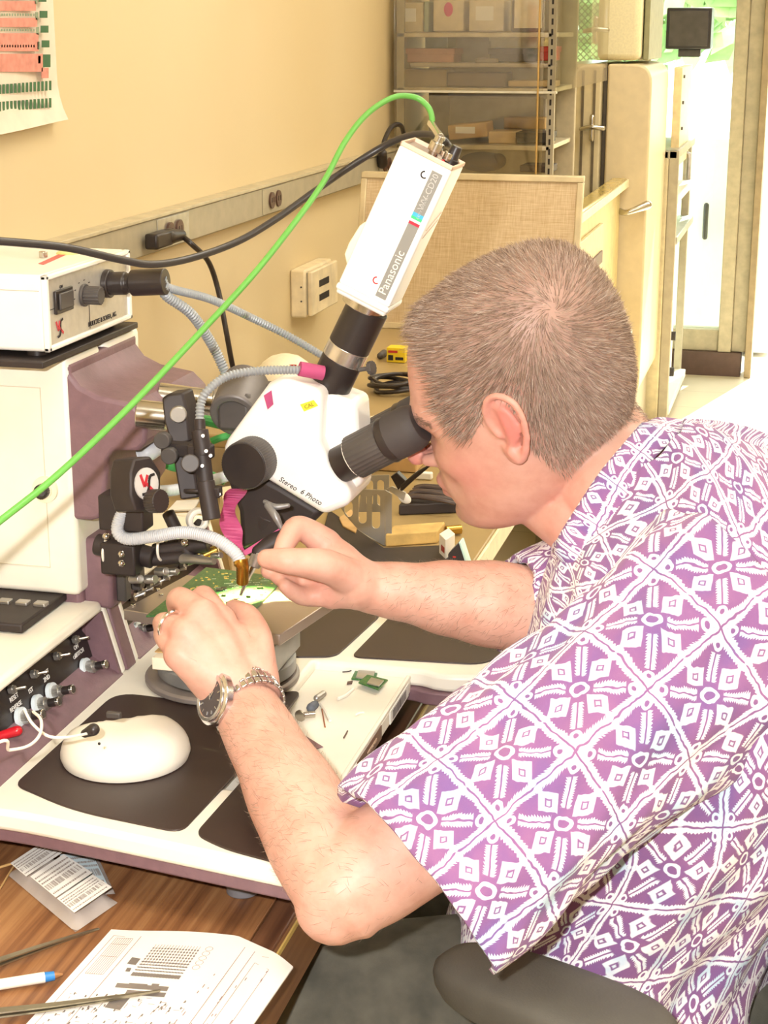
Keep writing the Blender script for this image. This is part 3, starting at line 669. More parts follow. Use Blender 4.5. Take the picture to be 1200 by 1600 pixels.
def dial(px, py, r=.0095, parent=None):
    c = on_panel(px, py)
    d = obj('dial', MB().cyl(c, c+nrm*.004, r), DIAL, parent or pn)
    obj('knob', MB().gear(c+nrm*.004, c+nrm*.010, r*.66, .0008, 24).cyl(c+nrm*.010, c+nrm*.013, r*.5), STEEL, parent or pn)
    obj('knob_cap', MB().cyl(c+nrm*.012, c+nrm*.020, .0038), BLACK, parent or pn)
    obj('knob_tip', MB().cyl(c+nrm*.020, c+nrm*.024, .0042), CHROME, parent or pn, .0008)
    tk = MB()
    return d
for px, py in ((31, 1122), (57, 1102), (79, 1083), (132, 1044)): dial(px, py)
for px, py, dx, dy in ((15, 1078, 1, .3), (50, 1054, 1, .2), (86, 1026, 1, .6), (115, 1000, 1, -.3)):
    c = on_panel(px, py); sw = obj('toggle_switch', MB().cyl(c, c+nrm*.004, .0042, n=6).cyl(c+nrm*.004, c+nrm*.006, .003), STEEL, pn)
    obj('toggle_lever', MB().limb([c+nrm*.004, c+nrm*.012+Vector((0, .006, -.002))], [.0011, .0016], 10), CHROME, pn)
TXT = M('panel_white_ink', 'F2EFEA', .6)
for s, px, py, sz in (('RESET', 22, 1090, .006), ('REVERSE', 25, 1104, .0058), ('1ST', 48, 1079, .006), ('2ND', 73, 1060, .006), ('OUT', 72, 1050, .005), ('ON', 119, 1011, .006), ('STITCH', 124, 1020, .0058), ('OFF', 118, 1026, .005), ('SEARCH', 57, 1120, .004)):
    text('lettering', s, on_panel(px, py, -.0225), Y_, upf, sz, TXT, pn, .0002)
c = on_panel(0, 1150)
obj('red_button', MB().limb([c, c+nrm*.014+Vector((0, .006, 0))], [.004, .0045], 14), M('red_plastic', 'C41E2A', .25), pn)
# plum flank of the channel between the two consoles, cream rim
obj('channel_flank', MB().prism([Vector((cf(ZT)+.001, 1.4255, ZT)), Vector((cf(.893)+.001, 1.4255, .893)), Vector((-.95, 1.4255, .893)), Vector((-.95, 1.4255, ZT))], (0, .022, 0)), PL, bmac, .002)
pn2 = console(1.448, 1.72, 'far')
for px, py in ((232, 982), (213, 985)): dial(px, py, .0085, pn2)
for k in range(7):
    px, py = 205+k*13, 934-k*8
    c = on_panel(px, py); obj('toggle_switch', MB().cyl(c, c+nrm*.005, .0045, n=6).limb([c+nrm*.004, c+nrm*.013+Vector((0, .004, .001))], [.0012, .0016], 8), STEEL, pn2)
for k in range(6):
    c = on_panel(215+k*14, 928-k*8, -.0225); obj('panel_mark', MB().obox(c, (.0004, .007, .0022), nrm, Y_, upf), TXT, pn2)
# head cover
CY0, CY1 = 1.395, 1.555; CXf = -.652; CZ0, CZ1 = .903, 1.132
hc = obj('head_cover', MB().box((-.98, CY0, CZ0), (CXf, CY0+.075, CZ1)), CR, bmac, .006, 3)
obj('head_cover', MB().box((-.98, CY0+.087, CZ1-.03), (CXf, CY1+.012, CZ1)), CR, bmac, .006, 3, label='far half of the cream cover, behind the plum notch')
obj('cover_panel_line', MB().box((-.98, CY0-.0008, .93), (CXf-.028, CY0, .9306)).box((CXf-.0286, CY0-.0008, .93), (CXf-.028, CY0, CZ1-.03)).box((-.98, CY0-.0008, CZ1-.03), (CXf-.028, CY0, CZ1-.0294)), M('pale_seam', 'D9CFB8', .5), bmac)
c = Yp(72, 764, CY0); ts = obj('thumb_screw', MB().cyl(c, c+Vector((0, -.004, 0)), .0125).cyl(c+Vector((0, -.004, 0)), c+Vector((0, -.006, 0)), .008), M('pale_washer', 'EFE4C8', .4), bmac, label='black thumb screw on a cream washer')
obj('screw_head', MB().gear(c+Vector((0, -.006, 0)), c+Vector((0, -.013, 0)), .0072, .0006, 18).cyl(c+Vector((0, -.013, 0)), c+Vector((.005, -.02, .002)), .004), BLACK, ts, .0006)
# plum head: concave brow, nose and neck
def Vx(px, py, y=CY0): v = Yp(px, py, y); return v
prof = [(-.90, CZ1-.004), (CXf+.001, CZ1-.006)]
pA, pB, pC = Vx(104, 585), Vx(150, 618), Vx(205, 632)
prof += [(pA.x+.002, pA.z), ((pA.x*.62+pB.x*.38), pA.z*.55+pB.z*.45-.003), (pB.x, pB.z-.001), (pC.x, pC.z), (pC.x+.004, pC.z-.004)]
for px, py in ((228, 655), (226, 695), (214, 706), (176, 706), (168, 718), (160, 800), (152, 812), (140, 815)):
    v = Vx(px, py); prof.append((v.x, v.z))
v = Vx(130, 815); prof += [(v.x-.06, v.z), (-.90, v.z)]
obj('head_body', MB().prism([(x, CY0+.0005 if 0 else CY0+.002, z) for x, z in prof], (0, CY1-CY0, 0)), PL, bmac, .004, 3)
colb = MB().box((-.90, CY0+.01, .84), (-.655, CY1-.02, .97))
obj('column', colb, PL, bmac, .005)
v0, v1 = Vx(128, 815, CY0+.02), Vx(160, 890, CY0+.02)
obj('slide_block', MB().box((-.66, CY0+.02, .885), (-.628, CY0+.10, .955)), PL, bmac, .004)
obj('slide_rail', MB().box((-.628, CY0+.03, .89), (-.618, CY0+.045, .95)).box((-.628, CY0+.065, .89), (-.618, CY0+.08, .95)), DGREY, bmac, .002)
# dark works under the cover
obj('base_plate', MB().box((-.96, 1.31, .894), (-.67, CY0+.12, .903)), BLACKM, bmac, .002)
for k in range(3): c = Zp(8+k*28, 938+k*2, .905); obj('clip', MB().box((c.x-.006, c.y-.005, .9), (c.x+.006, c.y+.005, .906)), STEEL, bmac, .001)
# black linkage in front of the column
for a_, b_, r_ in (((150, 850), (240, 872), .010), ((240, 862), (325, 850), .0075), ((175, 880), (290, 870), .006), ((262, 800), (300, 880), .006), ((185, 835), (215, 850), .013)):
    A_ = P(*a_, 1.56); B_ = P(*b_, 1.55); obj('linkage_arm', MB().cyl(A_, B_, r_), BLACKM, bmac, .0015)
obj('linkage_block', MB().obox(P(190, 870, 1.545), (.034, .02, .03), X_, Y_, Z_), BLACKM, bmac, .002)
obj('linkage_block', MB().obox(P(285, 853, 1.57), (.03, .02, .014), X_, Y_, Z_), DGREY, bmac, .002)
for px, py in ((190, 866), (190, 880), (288, 848), (166, 838), (172, 822), (260, 838)): c = P(px, py, 1.527); obj('screw', MB().sphere(c, .0035, 12, 8), CHROME, bmac)
for px, py, r_ in ((205, 905, .004), (228, 905, .004), (245, 893, .004), (262, 893, .003), (300, 872, .0035), (330, 868, .003)): c = P(px, py, 1.56); obj('adjuster', MB().cyl(c, c+Vector((.012, -.006, .003)), r_), STEEL, bmac, .0006)
for px, py, ax in ((168, 862, 0), (253, 855, 0)):
    c = P(px, py, 1.548); tt = [c+Vector((0, .011*math.cos(a), .012*math.sin(a))) for a in np.linspace(0, 2*PI, 20)]
    obj('cable_tie', MB().tube(tt, .0013, 8), WHITE, bmac)
obj('brass_fitting', MB().cyl(P(318, 868, 1.56), P(340, 858, 1.56), .0045).cyl(P(300, 862, 1.56), P(318, 868, 1.56), .003), M('brass', 'C9A34E', .25, .9), bmac, .0006)
obj('transducer', MB().cyl(P(283, 872, 1.55), P(335, 877, 1.52), .005, .003), STEEL, bmac)
# white roller
wr = P(306, 810, 1.57); obj('roller', MB().ring(wr, wr+Vector((.006, -.006, 0)), .011, .006), WHITE, bmac, .0015)
obj('roller_axle', MB().cyl(wr+Vector((.004, 0, -.004)), wr+Vector((-.02, .01, -.03)), .0045), BLACKM, bmac)
# chrome arm bars
obj('chrome_bar', MB().cyl(P(214, 646, 1.52), P(262, 651, 1.52), .0128), CHROME, bmac, .001)
obj('chrome_bar', MB().cyl(P(248, 618, 1.60), P(352, 632, 1.60), .0125), CHROME, bmac, .001)
obj('bar_collar', MB().ring(P(333, 630, 1.60), P(341, 631, 1.60), .0155, .012), STEEL, bmac, .001)
# clamp bracket with hole and hanging plate
ck = P(275, 640, 1.50)
br = obj('clamp_bracket', MB().prism([P(252, 622, 1.505), P(262, 616, 1.505), P(285, 614, 1.505), P(292, 640, 1.505), P(297, 690, 1.505), P(268, 697, 1.505), P(256, 660, 1.505)], (.002, .022, 0)), BLACKM, bmac, .002)
obj('clamp_screw', MB().cyl(P(279, 646, 1.50), P(279, 646, 1.50)+Vector((.002, -.006, 0)), .0075), STEEL, bmac, .001)
obj('hanging_plate', MB().prism([P(266, 692, 1.50), P(296, 692, 1.50), P(311, 778, 1.50), P(281, 782, 1.50)], (.002, .014, 0)), BLACKM, bmac, .002)
obj('cross_bar', MB().obox(P(292, 702, 1.488), (.045, .012, .012), X_, Y_, Z_), BLACKM, bmac, .0015)
for px, py in ((256, 686), (267, 710), (298, 722)): c = P(px, py, 1.485); obj('thumb_knob', MB().cyl(c, c+Vector((.001, -.008, 0)), .0075), DGREY, bmac, .001)
# hexagonal logo housing with knob
ng = (Vector(VR)*.80-Vector(VF)*.60).normalized(); eg = Vector(VU).cross(ng).normalized(); ug = ng.cross(eg).normalized()
lc = P(228, 756, 1.455)
lg = obj('logo_housing', MB().prism([lc+eg*a+ug*b for a, b in ((-.014, .021), (.006, .024), (.019, .010), (.018, -.010), (.006, -.024), (-.012, -.024), (-.018, -.010), (-.018, .010))], ng*-.026), BLACKM, bmac, .002)
dsc = obj('logo_disc', MB().cyl(lc, lc+ng*.0015, .0140), M('logo_disc_white', 'D0CAC4', .5), lg)
REDI = M('logo_red', 'C2303A', .5)
def vk_logo(c, right, up, s, parent, t=.0006):
    right = Vector(right).normalized(); up = Vector(up).normalized(); nn = right.cross(up)
    def st(pts, w): 
        m = MB()
        for (a, b) in zip(pts[:-1], pts[1:]):
            A_ = c+right*a[0]*s+up*a[1]*s; B_ = c+right*b[0]*s+up*b[1]*s; d = (B_-A_).normalized(); sd = nn.cross(d)*w*s
            m.prism([A_-sd, A_+sd, B_+sd, B_-sd], nn*t)
        return m
    obj('logo_red_stroke', st([(-.5, .45), (-.2, -.15), (.0, .45)], .075).add([], []), REDI, parent)
    obj('logo_red_stroke', st([(-.05, .0), (.5, -.42)], .08), REDI, parent)
    obj('logo_black_stroke', st([(.5, .5), (.2, .42), (.12, .2), (.1, -.2), (-.02, -.5), (-.35, -.55)], .07), INK, parent)
vk_logo(lc+ng*.0016, eg, ug, .017, lg)
c = P(236, 783, 1.45); obj('lock_knob', MB().gear(c, c+ng*.012, .0105, .0008, 24), BLACK, lg, .0006)
obj('guide_holder', MB().box(tuple(P(180, 805, 1.50)-Vector((.012, .01, .012))), tuple(P(200, 790, 1.50)+Vector((.02, .01, .012)))), BLACKM, bmac, .002)

# ================================================================== light source box
lx = -.652; ya, yb_ = 1.352, 1.542
za = CZ1+.012; zbx = za+.068
ls = thing('fibre_light_source', 'white metal fibre optic light source box on top of the bonder', 'light source', (-.80, 1.45, CZ1+.0005))
obj('drip_tray', MB().box((-1.0, ya-.015, CZ1+.0005), (lx+.004, yb_+.012, CZ1+.0065)), BLACKM, ls, .001)
for x in (-.96, -.67):
    for y in (ya+.02, yb_-.02): obj('rubber_foot', MB().cyl((x, y, CZ1+.006), (x, y, za+.0005), .009), BLACK, ls)
obj('case', MB().box((-.99, ya, za), (lx, yb_, zbx)), M('light_box_white', 'F1EDE4', .3, var=.01), ls, .004, 3)
FP = M('anodised_face', 'C9C4BA', .4, .55, var=.03, scale=120)
pnl = obj('front_panel', MB().box((lx, ya+.005, za+.004), (lx+.0012, yb_-.005, zbx-.004)), FP, ls)
rim = MB(); 
for q in ((ya, za, ya+.006, zbx), (yb_-.006, za, yb_, zbx), (ya, za, yb_, za+.005), (ya, zbx-.005, yb_, zbx)): rim.box((lx-.002, q[0], q[1]), (lx+.004, q[2], q[3]))
obj('front_rim', rim, M('light_box_white', '', .3), ls, .0015)
def lf(px, py): return Xp(px, py, lx+.0012)
obj('seam', MB().box((-.99, ya-.0004, zbx-.014), (lx-.003, ya, zbx-.0135)), GREYTRIM, ls)
c = lf(97, 469); obj('rocker_switch', MB().box((c.x, c.y-.018, c.z-.0105), (c.x+.003, c.y+.018, c.z+.0105)), BLACK, ls, .0008)
obj('rocker', MB().box((c.x+.003, c.y-.014, c.z-.007), (c.x+.0055, c.y+.014, c.z+.008)), DGREY, ls, .001)
c = lf(130, 461); obj('intensity_knob', MB().gear(c, c+X_*.018, .0088, .0009, 16).cyl(c, c+X_*.003, .0105), DGREY, ls, .0006)
for k in range(7): a_ = -.4+k*.6; q = c+Vector((0, math.cos(a_)*.02, math.sin(a_)*.0135)); obj('scale_mark', MB().box((q.x, q.y-.0015, q.z-.0004), (q.x+.0003, q.y+.0015, q.z+.0004)), INK, ls)
obj('panel_lines', MB().box((lx+.0012, lf(116, 0).y-.0004, za+.006), (lx+.0015, lf(116, 0).y+.0004, c.z-.006)).box((lx+.0012, ya+.008, c.z-.003), (lx+.0015, lf(86, 0).y, c.z-.0025)).box((lx+.0012, lf(110, 0).y, c.z+.001), (lx+.0015, lf(116, 0).y, c.z+.0015)), INK, ls)
vk_logo(lf(93, 512)+X_*.0003, Y_, Z_, .014, pnl, .0004)
text('lettering', 'KULICKE & SOFFA, AG', lf(160, 499)+X_*.0003, Y_, Z_, .0066, INK, pnl, .0002)
text('lettering', 'ON', lf(95, 448)+X_*.0003, Y_, Z_, .004, INK, pnl, .0002)
c = lf(165, 443); 
obj('socket_ring', MB().ring(c, c+X_*.006, .0135, .009), BLACK, ls, .001)
obj('lamp_screw', MB().cyl(Vector((lx-.05, ya+.11, zbx)), Vector((lx-.05, ya+.11, zbx+.006)), .004), CHROME, ls, .0006)
obj('lamp_button', MB().sphere(Vector((lx-.04, ya+.145, zbx)), (.012, .014, .004)), M('yellow_button', 'F0E49A', .4), ls)
obj('red_pen_mark', MB().prism([Zp(60, 412, zbx+.0001), Zp(100, 394, zbx+.0001), Zp(108, 396, zbx+.0001), Zp(68, 414, zbx+.0001)], (0, 0, .0003)), M('faded_red_marker', 'C96A62', .7), ls)
# twin light guide
RIB = M('grey_conduit', '9DA2A6', .42, .25, var=.03); RIBW = M('white_conduit', 'C2C5CA', .4, var=.02)
def conduit(mb, pts, r, k=14, pitch=.0030, dr=.24):
    q = spline(pts, 24); L = [0]
    for a_, b_ in zip(q[:-1], q[1:]): L.append(L[-1]+(b_-a_).length)
    tot = L[-1]; n = int(tot/(pitch/4)); out = []; rad = []; j = 0
    for i in range(n+1):
        s_ = tot*i/n
        while j < len(L)-2 and L[j+1] < s_: j += 1
        t_ = (s_-L[j])/max(1e-9, L[j+1]-L[j]); out.append(q[j].lerp(q[j+1], min(1, t_))); rad.append(r*(1-dr*(.5-.5*math.cos(2*PI*s_/pitch))))
    return mb.tube(out, rad, k)
lg_ = thing('twin_light_guide', 'grey ribbed twin light guide leaving the black nozzle of the light box', 'light guide', tuple(lf(190, 445)))
n0 = lf(165, 443)+X_*.005; n1_ = n0+X_*.056+Vector((0, 0, .004))
obj('nozzle', MB().tube([n0, n0+(n1_-n0)*.28, n0+(n1_-n0)*.3, n0+(n1_-n0)*.38, n0+(n1_-n0)*.4, n1_], [.011, .011, .0095, .0095, .0125, .0125], 28), BLACK, lg_, .0008)
e0 = n1_
obj('guide_arm', conduit(MB(), [e0+Vector((-.003, 0, .003)), P(265, 450, 1.60), P(330, 468, 1.65), P(400, 500, 1.70), P(460, 530, 1.72), P(530, 572, 1.72)], .0042), RIB, lg_)
obj('guide_arm', conduit(MB(), [e0+Vector((-.003, 0, -.003)), P(260, 462, 1.60), P(300, 492, 1.62), P(335, 545, 1.65), P(356, 592, 1.66)], .0054), RIB, lg_)
# thin guide C with its black tube assembly
tg = thing('spot_light_guide', 'thin grey ribbed guide arching from pink tape into a black tube', 'light guide', tuple(P(313, 660, 1.47)))
obj('guide_arm', conduit(MB(), [P(494, 579, 1.50), P(450, 578, 1.49), P(400, 580, 1.48), P(355, 588, 1.475), P(325, 610, 1.47), P(314, 630, 1.47), P(312, 657, 1.47)], .0042), RIB, tg)
obj('pink_tape', MB().cyl(P(468, 576, 1.493), P(505, 583, 1.50), .0066), M('magenta_tape', 'B84A78', .6, var=.08), tg)
obj('upper_tube', MB().cyl(P(312, 655, 1.47), P(313, 676, 1.47), .0048).cyl(P(312, 672, 1.47), P(318, 712, 1.47), .0075).cyl(P(315, 700, 1.47), P(322, 762, 1.47), .0072).cyl(P(321, 752, 1.46), P(331, 812, 1.46), .0078), BLACKM, tg, .0006)
obj('clamp_block', MB().obox(P(314, 705, 1.475), (.022, .012, .012), X_, Y_, Z_), BLACKM, tg, .0015)
obj('clamp_ring', MB().ring(P(312, 770, 1.475), P(312, 764, 1.475), .014, .007).obox(P(335, 768, 1.462), (.012, .01, .009), X_, Y_, Z_), BLACKM, tg, .001)
for px, py in ((317, 681), (322, 705), (329, 712), (316, 728), (314, 780), (342, 772)): obj('screw', MB().cyl(P(px, py, 1.463), P(px, py, 1.458), .0018), STEEL, tg, .0005)
obj('thumb_knob', MB().cyl(P(298, 724, 1.462), P(297, 724, 1.455), .008), DGREY, tg, .001)
# white hoses
hz = thing('air_hose', 'white corrugated hose curving from the bonder down to the gold nozzle', 'hose', tuple(P(200, 830, 1.49)))
obj('hose', conduit(MB(), [P(200, 788, 1.49), P(188, 808, 1.49), P(184, 830, 1.49), P(200, 842, 1.49), P(240, 838, 1.485), P(290, 832, 1.475), P(335, 842, 1.465), P(365, 862, 1.46), P(377, 880, 1.46)], .0058, 16, .0020, .10), RIBW, hz)
obj('gold_tip', MB().tube([P(376, 874, 1.46), P(377, 881, 1.46), P(379, 884, 1.46), P(379, 910, 1.47)], [.0065, .0065, .0055, .0055], 24), M('gold_metal', 'B98F3A', .25, .9), hz, .0004)
hz = tag(obj('grey_hose', conduit(MB(), [P(218, 712, 1.60), P(236, 704, 1.60), P(250, 690, 1.62), P(262, 672, 1.66)], .009, 16, .004, .03), RIBW), 'short pale hose between the plum head and the logo housing', 'hose')
hz = tag(obj('grey_hose', conduit(MB(), [P(236, 768, 1.62), P(270, 766, 1.64), P(310, 757, 1.66), P(360, 742, 1.68)], .0058, 16, .004, .03), RIBW), 'pale hose running low behind the black hanging plate', 'hose')

# ================================================================== stage: pedestal, plate, circuit board
sc = Zp(348, 1062, ZT); 
st = thing('work_stage', 'dull aluminium plate stage on a grey disc under the microscope', 'stage', (sc.x, sc.y, ZT+.002))
obj('round_base', MB().lathe((sc.x, sc.y, ZT+.0015), [(.070, 0), (.0735, .002), (.0735, .006), (.071, .008)], 72), M('grey_disc', '8E857F', .45, .3), st, .0005)
obj('turret', MB().lathe((sc.x+.004, sc.y+.002, ZT+.0095), [(.052, 0), (.064, .001), (.066, .003), (.066, .014), (.062, .016)], 64), M('grey_turret', '8A8A88', .4, .35), st)
obj('fibre_block', MB().box((sc.x-.050, sc.y-.053, ZT+.0255), (sc.x+.02, sc.y-.005, ZT+.0375)), M('cream_block', 'EBDFC6', .6), st, .001)
obj('fibre_top', MB().box((sc.x-.052, sc.y-.04, ZT+.0376), (sc.x+.01, sc.y-.0, ZT+.0386)), CARD, st)
kb_ = P(452, 1020, 1.475)
obj('pillar', MB().box((sc.x+.0, sc.y-.032, ZT+.0375), (sc.x+.058, sc.y+.052, .890)).box((sc.x+.02, sc.y-.05, ZT+.0256), (sc.x+.066, sc.y+.04, ZT+.055)), M('machined_grey', 'A3A29E', .35, .6), st, .0015)
p0, p1, p2, p3 = Zp(193, 952, .9), Zp(437, 992, .9), Zp(484, 936, .9), Zp(270, 886, .9)
cx = (p0+p1+p2+p3)/4
e1 = (p1-p0).normalized(); L1 = (p1-p0).length; e2 = Vector((-e1.y, e1.x, 0)); L2 = (p3-p0).dot(e2)
L2 = ((p2-p1).dot(e2)+L2)/2
def pl_(u, v, z=.9): q = p0+e1*u+e2*v; return Vector((q.x, q.y, z))
m = new_mat('satin_aluminium_plate', 'B9ABA0', .33, .75); bump(m, noise(m.node_tree, 1, 4, stretch=(30, 900, 900)), .15, .0005)
obj('plate', MB().prism([pl_(0, 0, .8895), pl_(L1, 0, .8895), pl_(L1, L2, .8895), pl_(0, L2, .8895)], (0, 0, .0105)), m, st, .0008)
for px, py in ((247, 922), (252, 930), (208, 946), (243, 909)): c = Zp(px, py, .9); obj('screw', MB().cyl(c, c+Z_*.0015, .0022, n=14), CHROME, st, .0004)
# circuit board lying on the plate
bz = .9018
bb = [Zp(232, 958, bz), Zp(318, 890, bz), Zp(446, 903, bz), Zp(398, 950, bz), Zp(352, 945, bz), Zp(262, 966, bz)]
PCB = new_mat('circuit_board_green', '2F6B37', .3); nt = PCB.node_tree
vo = nt.nodes.new('ShaderNodeTexVoronoi'); vo.inputs['Scale'].default_value = 330; vo.distance = 'CHEBYCHEV'; tc = nt.nodes.new('ShaderNodeTexCoord'); nt.links.new(tc.outputs['Object'], vo.inputs['Vector'])
nt.links.new(ramp(nt, vo.outputs['Distance'], [(.25, '4C7A3F'), (.4, '2C6634')]), bsdf(PCB).inputs['Base Color'])
A0, A1, A2, A3 = Zp(228, 962, bz), Zp(322, 886, bz), Zp(446, 902, bz), Zp(392, 958, bz)
pc = thing('circuit_board', 'green circuit board clamped on the stage plate, lit bright by the lamp', 'circuit board', tuple((A0+A1+A2+A3)/4))
obj('substrate', MB().prism([A0, A1, A2, A3], (0, 0, -.0016)), PCB, pc, .0002)
rr = random.Random(5); GOLD = M('gold_pads', 'D8B75A', .3, .8); SILK = M('silk_white', 'D8E2CC', .6)
def bpq(u, v, z=bz): q = (A0*(1-u)+A3*u)*(1-v)+(A1*(1-u)+A2*u)*v; q.z = z; return q
gm, sm, cm = MB(), MB(), MB()
ue = (A3-A0).normalized(); ve = (A1-A0).normalized()
for i in range(70):
    u, v = rr.uniform(.04, .96), rr.uniform(.04, .96); c = bpq(u, v, bz+.0002)
    gm.obox(c, (rr.choice((.0012, .002, .003)), rr.choice((.001, .0016)), .0003), ue, ue.cross(Z_), Z_)
for i in range(34):
    u, v = rr.uniform(.2, .8), rr.uniform(.1, .9); c = bpq(u, v, bz+.0002)
    for k in range(rr.randint(2, 6)): sm.obox(c+ue*(k*.0014), (.0008, .0014, .0002), ue, ue.cross(Z_), Z_)
for i in range(12):
    u, v = rr.uniform(.3, .85), rr.uniform(.15, .85); c = bpq(u, v, bz+.001)
    cm.obox(c, (rr.choice((.004, .006)), rr.choice((.003, .005)), .0018), ue, ue.cross(Z_), Z_)
obj('solder_pads', gm, GOLD, pc, sharp=None); obj('silk_marks', sm, SILK, pc, sharp=None); obj('chips', cm, BLACK, pc, sharp=None)

# the work lamp that lights the board: a small bare spot above it, with no fitting modelled
lmp = bpy.data.lights.new('work_lamp', 'SPOT'); lmp.energy = 22.0; lmp.color = (1, .84, .36); lmp.spot_size = math.radians(46); lmp.spot_blend = .7; lmp.shadow_soft_size = .004
lo = bpy.data.objects.new('work_lamp', lmp); COL.objects.link(lo); tgt = Zp(392, 938, bz); lo.location = tgt+Vector((-.02, .05, .095)); lo.rotation_euler = (tgt-lo.location).to_track_quat('-Z', 'Y').to_euler()

# ================================================================== white manipulator dome on the pad
mc = Zp(197, 1186, ZT); 
dm_ = thing('manipulator_puck', 'white domed manipulator puck resting on the black pad', 'puck', (mc.x, mc.y, ZT+.002))
rx = .055
vs = []; fs = []; nr, na = 14, 48
for i in range(nr+1):
    t_ = i/nr; 
    for j in range(na):
        a_ = 2*PI*j/na; dxy = Vector((math.cos(a_), math.sin(a_)))
        rad = rx*(math.cos(t_*PI/2)**.75) if t_ < 1 else 0
        x = dxy.x*rad; y = dxy.y*rad
        h = .004+.026*math.sin(min(1, t_*1.15)*PI/2)
        sd = (x*-.55+y*.83)          # flattened far-left shoulder
        h2 = min(h, .030-max(0, sd-.012)*.85+0*x); h2 = min(h2, .031-.0*x)
        vs.append((mc.x+x, mc.y+y, ZT+.003+max(.003, h2)))
for i in range(nr):
    for j in range(na): fs.append((i*na+j, i*na+(j+1) % na, (i+1)*na+(j+1) % na, (i+1)*na+j))
b0 = len(vs)
for j in range(na): a_ = 2*PI*j/na; vs.append((mc.x+math.cos(a_)*rx*.97, mc.y+math.sin(a_)*rx*.97, ZT+.0025))
for j in range(na): fs.append((b0+j, b0+(j+1) % na, (j+1) % na, j))
fs.append(tuple(b0+j for j in range(na))[::-1])
dome = obj('dome', MB().add(vs, fs), M('manipulator_white', 'F2ECDC', .35, var=.012), dm_, sharp=60)
c = P(155, 1162, 1.315); obj('pin_hole', MB().sphere(c, .0012, 8, 6), INK, dm_)
obj('cable_gland', MB().limb([P(133, 1146, 1.335), P(146, 1140, 1.33)], [.0035, .005]), BLACK, dm_)
obj('front_clip', MB().obox(P(178, 1117, 1.36), (.012, .005, .005), X_, Y_, Z_), DGREY, dm_, .001)
wc = tag(obj('white_wire', MB().tube(spline([P(137, 1146, 1.33), P(105, 1152, 1.31), P(75, 1150, 1.30), P(50, 1130, 1.30), P(38, 1108, 1.31)], 10), .0012, 8), WHITE), 'thin white wire from the white puck to the console dial', 'wire')
wc = tag(obj('white_wire', MB().tube(spline([P(52, 1112, 1.30), P(64, 1125, 1.28), P(62, 1148, 1.26), P(45, 1165, 1.24), P(15, 1172, 1.22), P(-30, 1175, 1.2), Vector((-.72, .98, .80)), Vector((-.80, .90, .756))], 10), .0012, 8), WHITE), 'thin white wire looping from the lowest dial out of view to the left', 'wire')

# ================================================================== stereo microscope
MW = M('microscope_white', 'F3F0EA', .35, var=.01); yN, yF = 1.398, 1.478
mi = thing('stereo_microscope', 'white stereo microscope head with black knobs and eyepieces', 'microscope', tuple(P(450, 700, 1.52)))
def My(px, py, y=yN): return Yp(px, py, y)
body = [My(*p) for p in ((345, 707), (353, 688), (418, 600), (440, 590), (503, 612), (499, 690), (512, 722), (548, 768), (546, 790), (505, 806))]
obj('head_body', MB().prism(body, (0, yF-yN, 0)), MW, mi, .007, 4)
# front facet that carries the eyepiece tubes
fac = [My(*p, yN+.020) for p in ((470, 598), (556, 630), (560, 690), (566, 760), (520, 778), (470, 690))]
obj('eyepiece_housing', MB().prism(fac, (0, yF-yN-.03, 0)), MW, mi, .006, 3)
kc = My(398, 718, yN); 
obj('zoom_knob', MB().gear(kc, kc+Vector((-.002, -.024, 0)), .0222, .0007, 60), DGREY, mi, .0008)
obj('zoom_knob_face', MB().cyl(kc+Vector((-.002, -.0238, 0)), kc+Vector((-.0021, -.0252, 0)), .0208, n=48), BLACK, mi, .0006)
obj('lower_pod', MB().prism([Yp(*p, yN+.02) for p in ((350, 712), (440, 760), (505, 800), (478, 828), (420, 850), (376, 862), (372, 800), (352, 745))], (0, .045, 0)), BLACKM, mi, .006, 3)
obj('objective', MB().cyl(Yp(425, 800, 1.44), Yp(405, 862, 1.44), .023, .02, 36), BLACKM, mi, .001)
obj('pod_lever', MB().limb([P(418, 790, 1.475), P(430, 806, 1.47), P(440, 826, 1.47)], [.003, .0035, .002]).limb([P(414, 784, 1.48), P(430, 792, 1.475), P(450, 790, 1.475)], [.002, .0028, .002]), M('grey_clip', '7F7D7C', .4, .4), mi)
obj('mount_ring', MB().ring(P(365, 650, 1.56), P(385, 600, 1.60), .023, .015), M('mount_grey', '6B6664', .45, .3), mi, .002)
obj('mount_block', MB().obox(P(372, 640, 1.57), (.032, .03, .036), X_, Y_, Z_).obox(P(400, 615, 1.60), (.04, .024, .022), X_, Y_, Z_), DGREY, mi, .004)
obj('pink_tape', MB().prism([My(412, 618, yN-.0012), My(424, 610, yN-.0012), My(427, 632, yN-.0012), My(418, 640, yN-.0012)], (0, .0006, 0)), M('magenta_tape', '', 1), mi)
yl = obj('yellow_label', MB().prism([My(469, 632, yN-.0007), My(490, 625, yN-.0007), My(497, 634, yN-.0007), My(475, 643, yN-.0007)], (0, .0004, 0)), M('yellow_label_paper', 'E9D838', .6), mi)
text('lettering', 'CAL', My(483, 634, yN-.0009), My(497, 634)-My(475, 643), Z_, .005, M('olive_ink', '8A7A20', .6), yl, .0002)
dvec = (My(505, 806)-My(345, 707)).normalized()
text('lettering', 'Stereo', My(450, 756, yN-.0002), dvec, Z_, .0068, INK, mi, .0003, shear=.2)
text('lettering', '6 Photo', My(486, 777, yN-.0002), dvec, Z_, .0068, INK, mi, .0003, shear=.2)
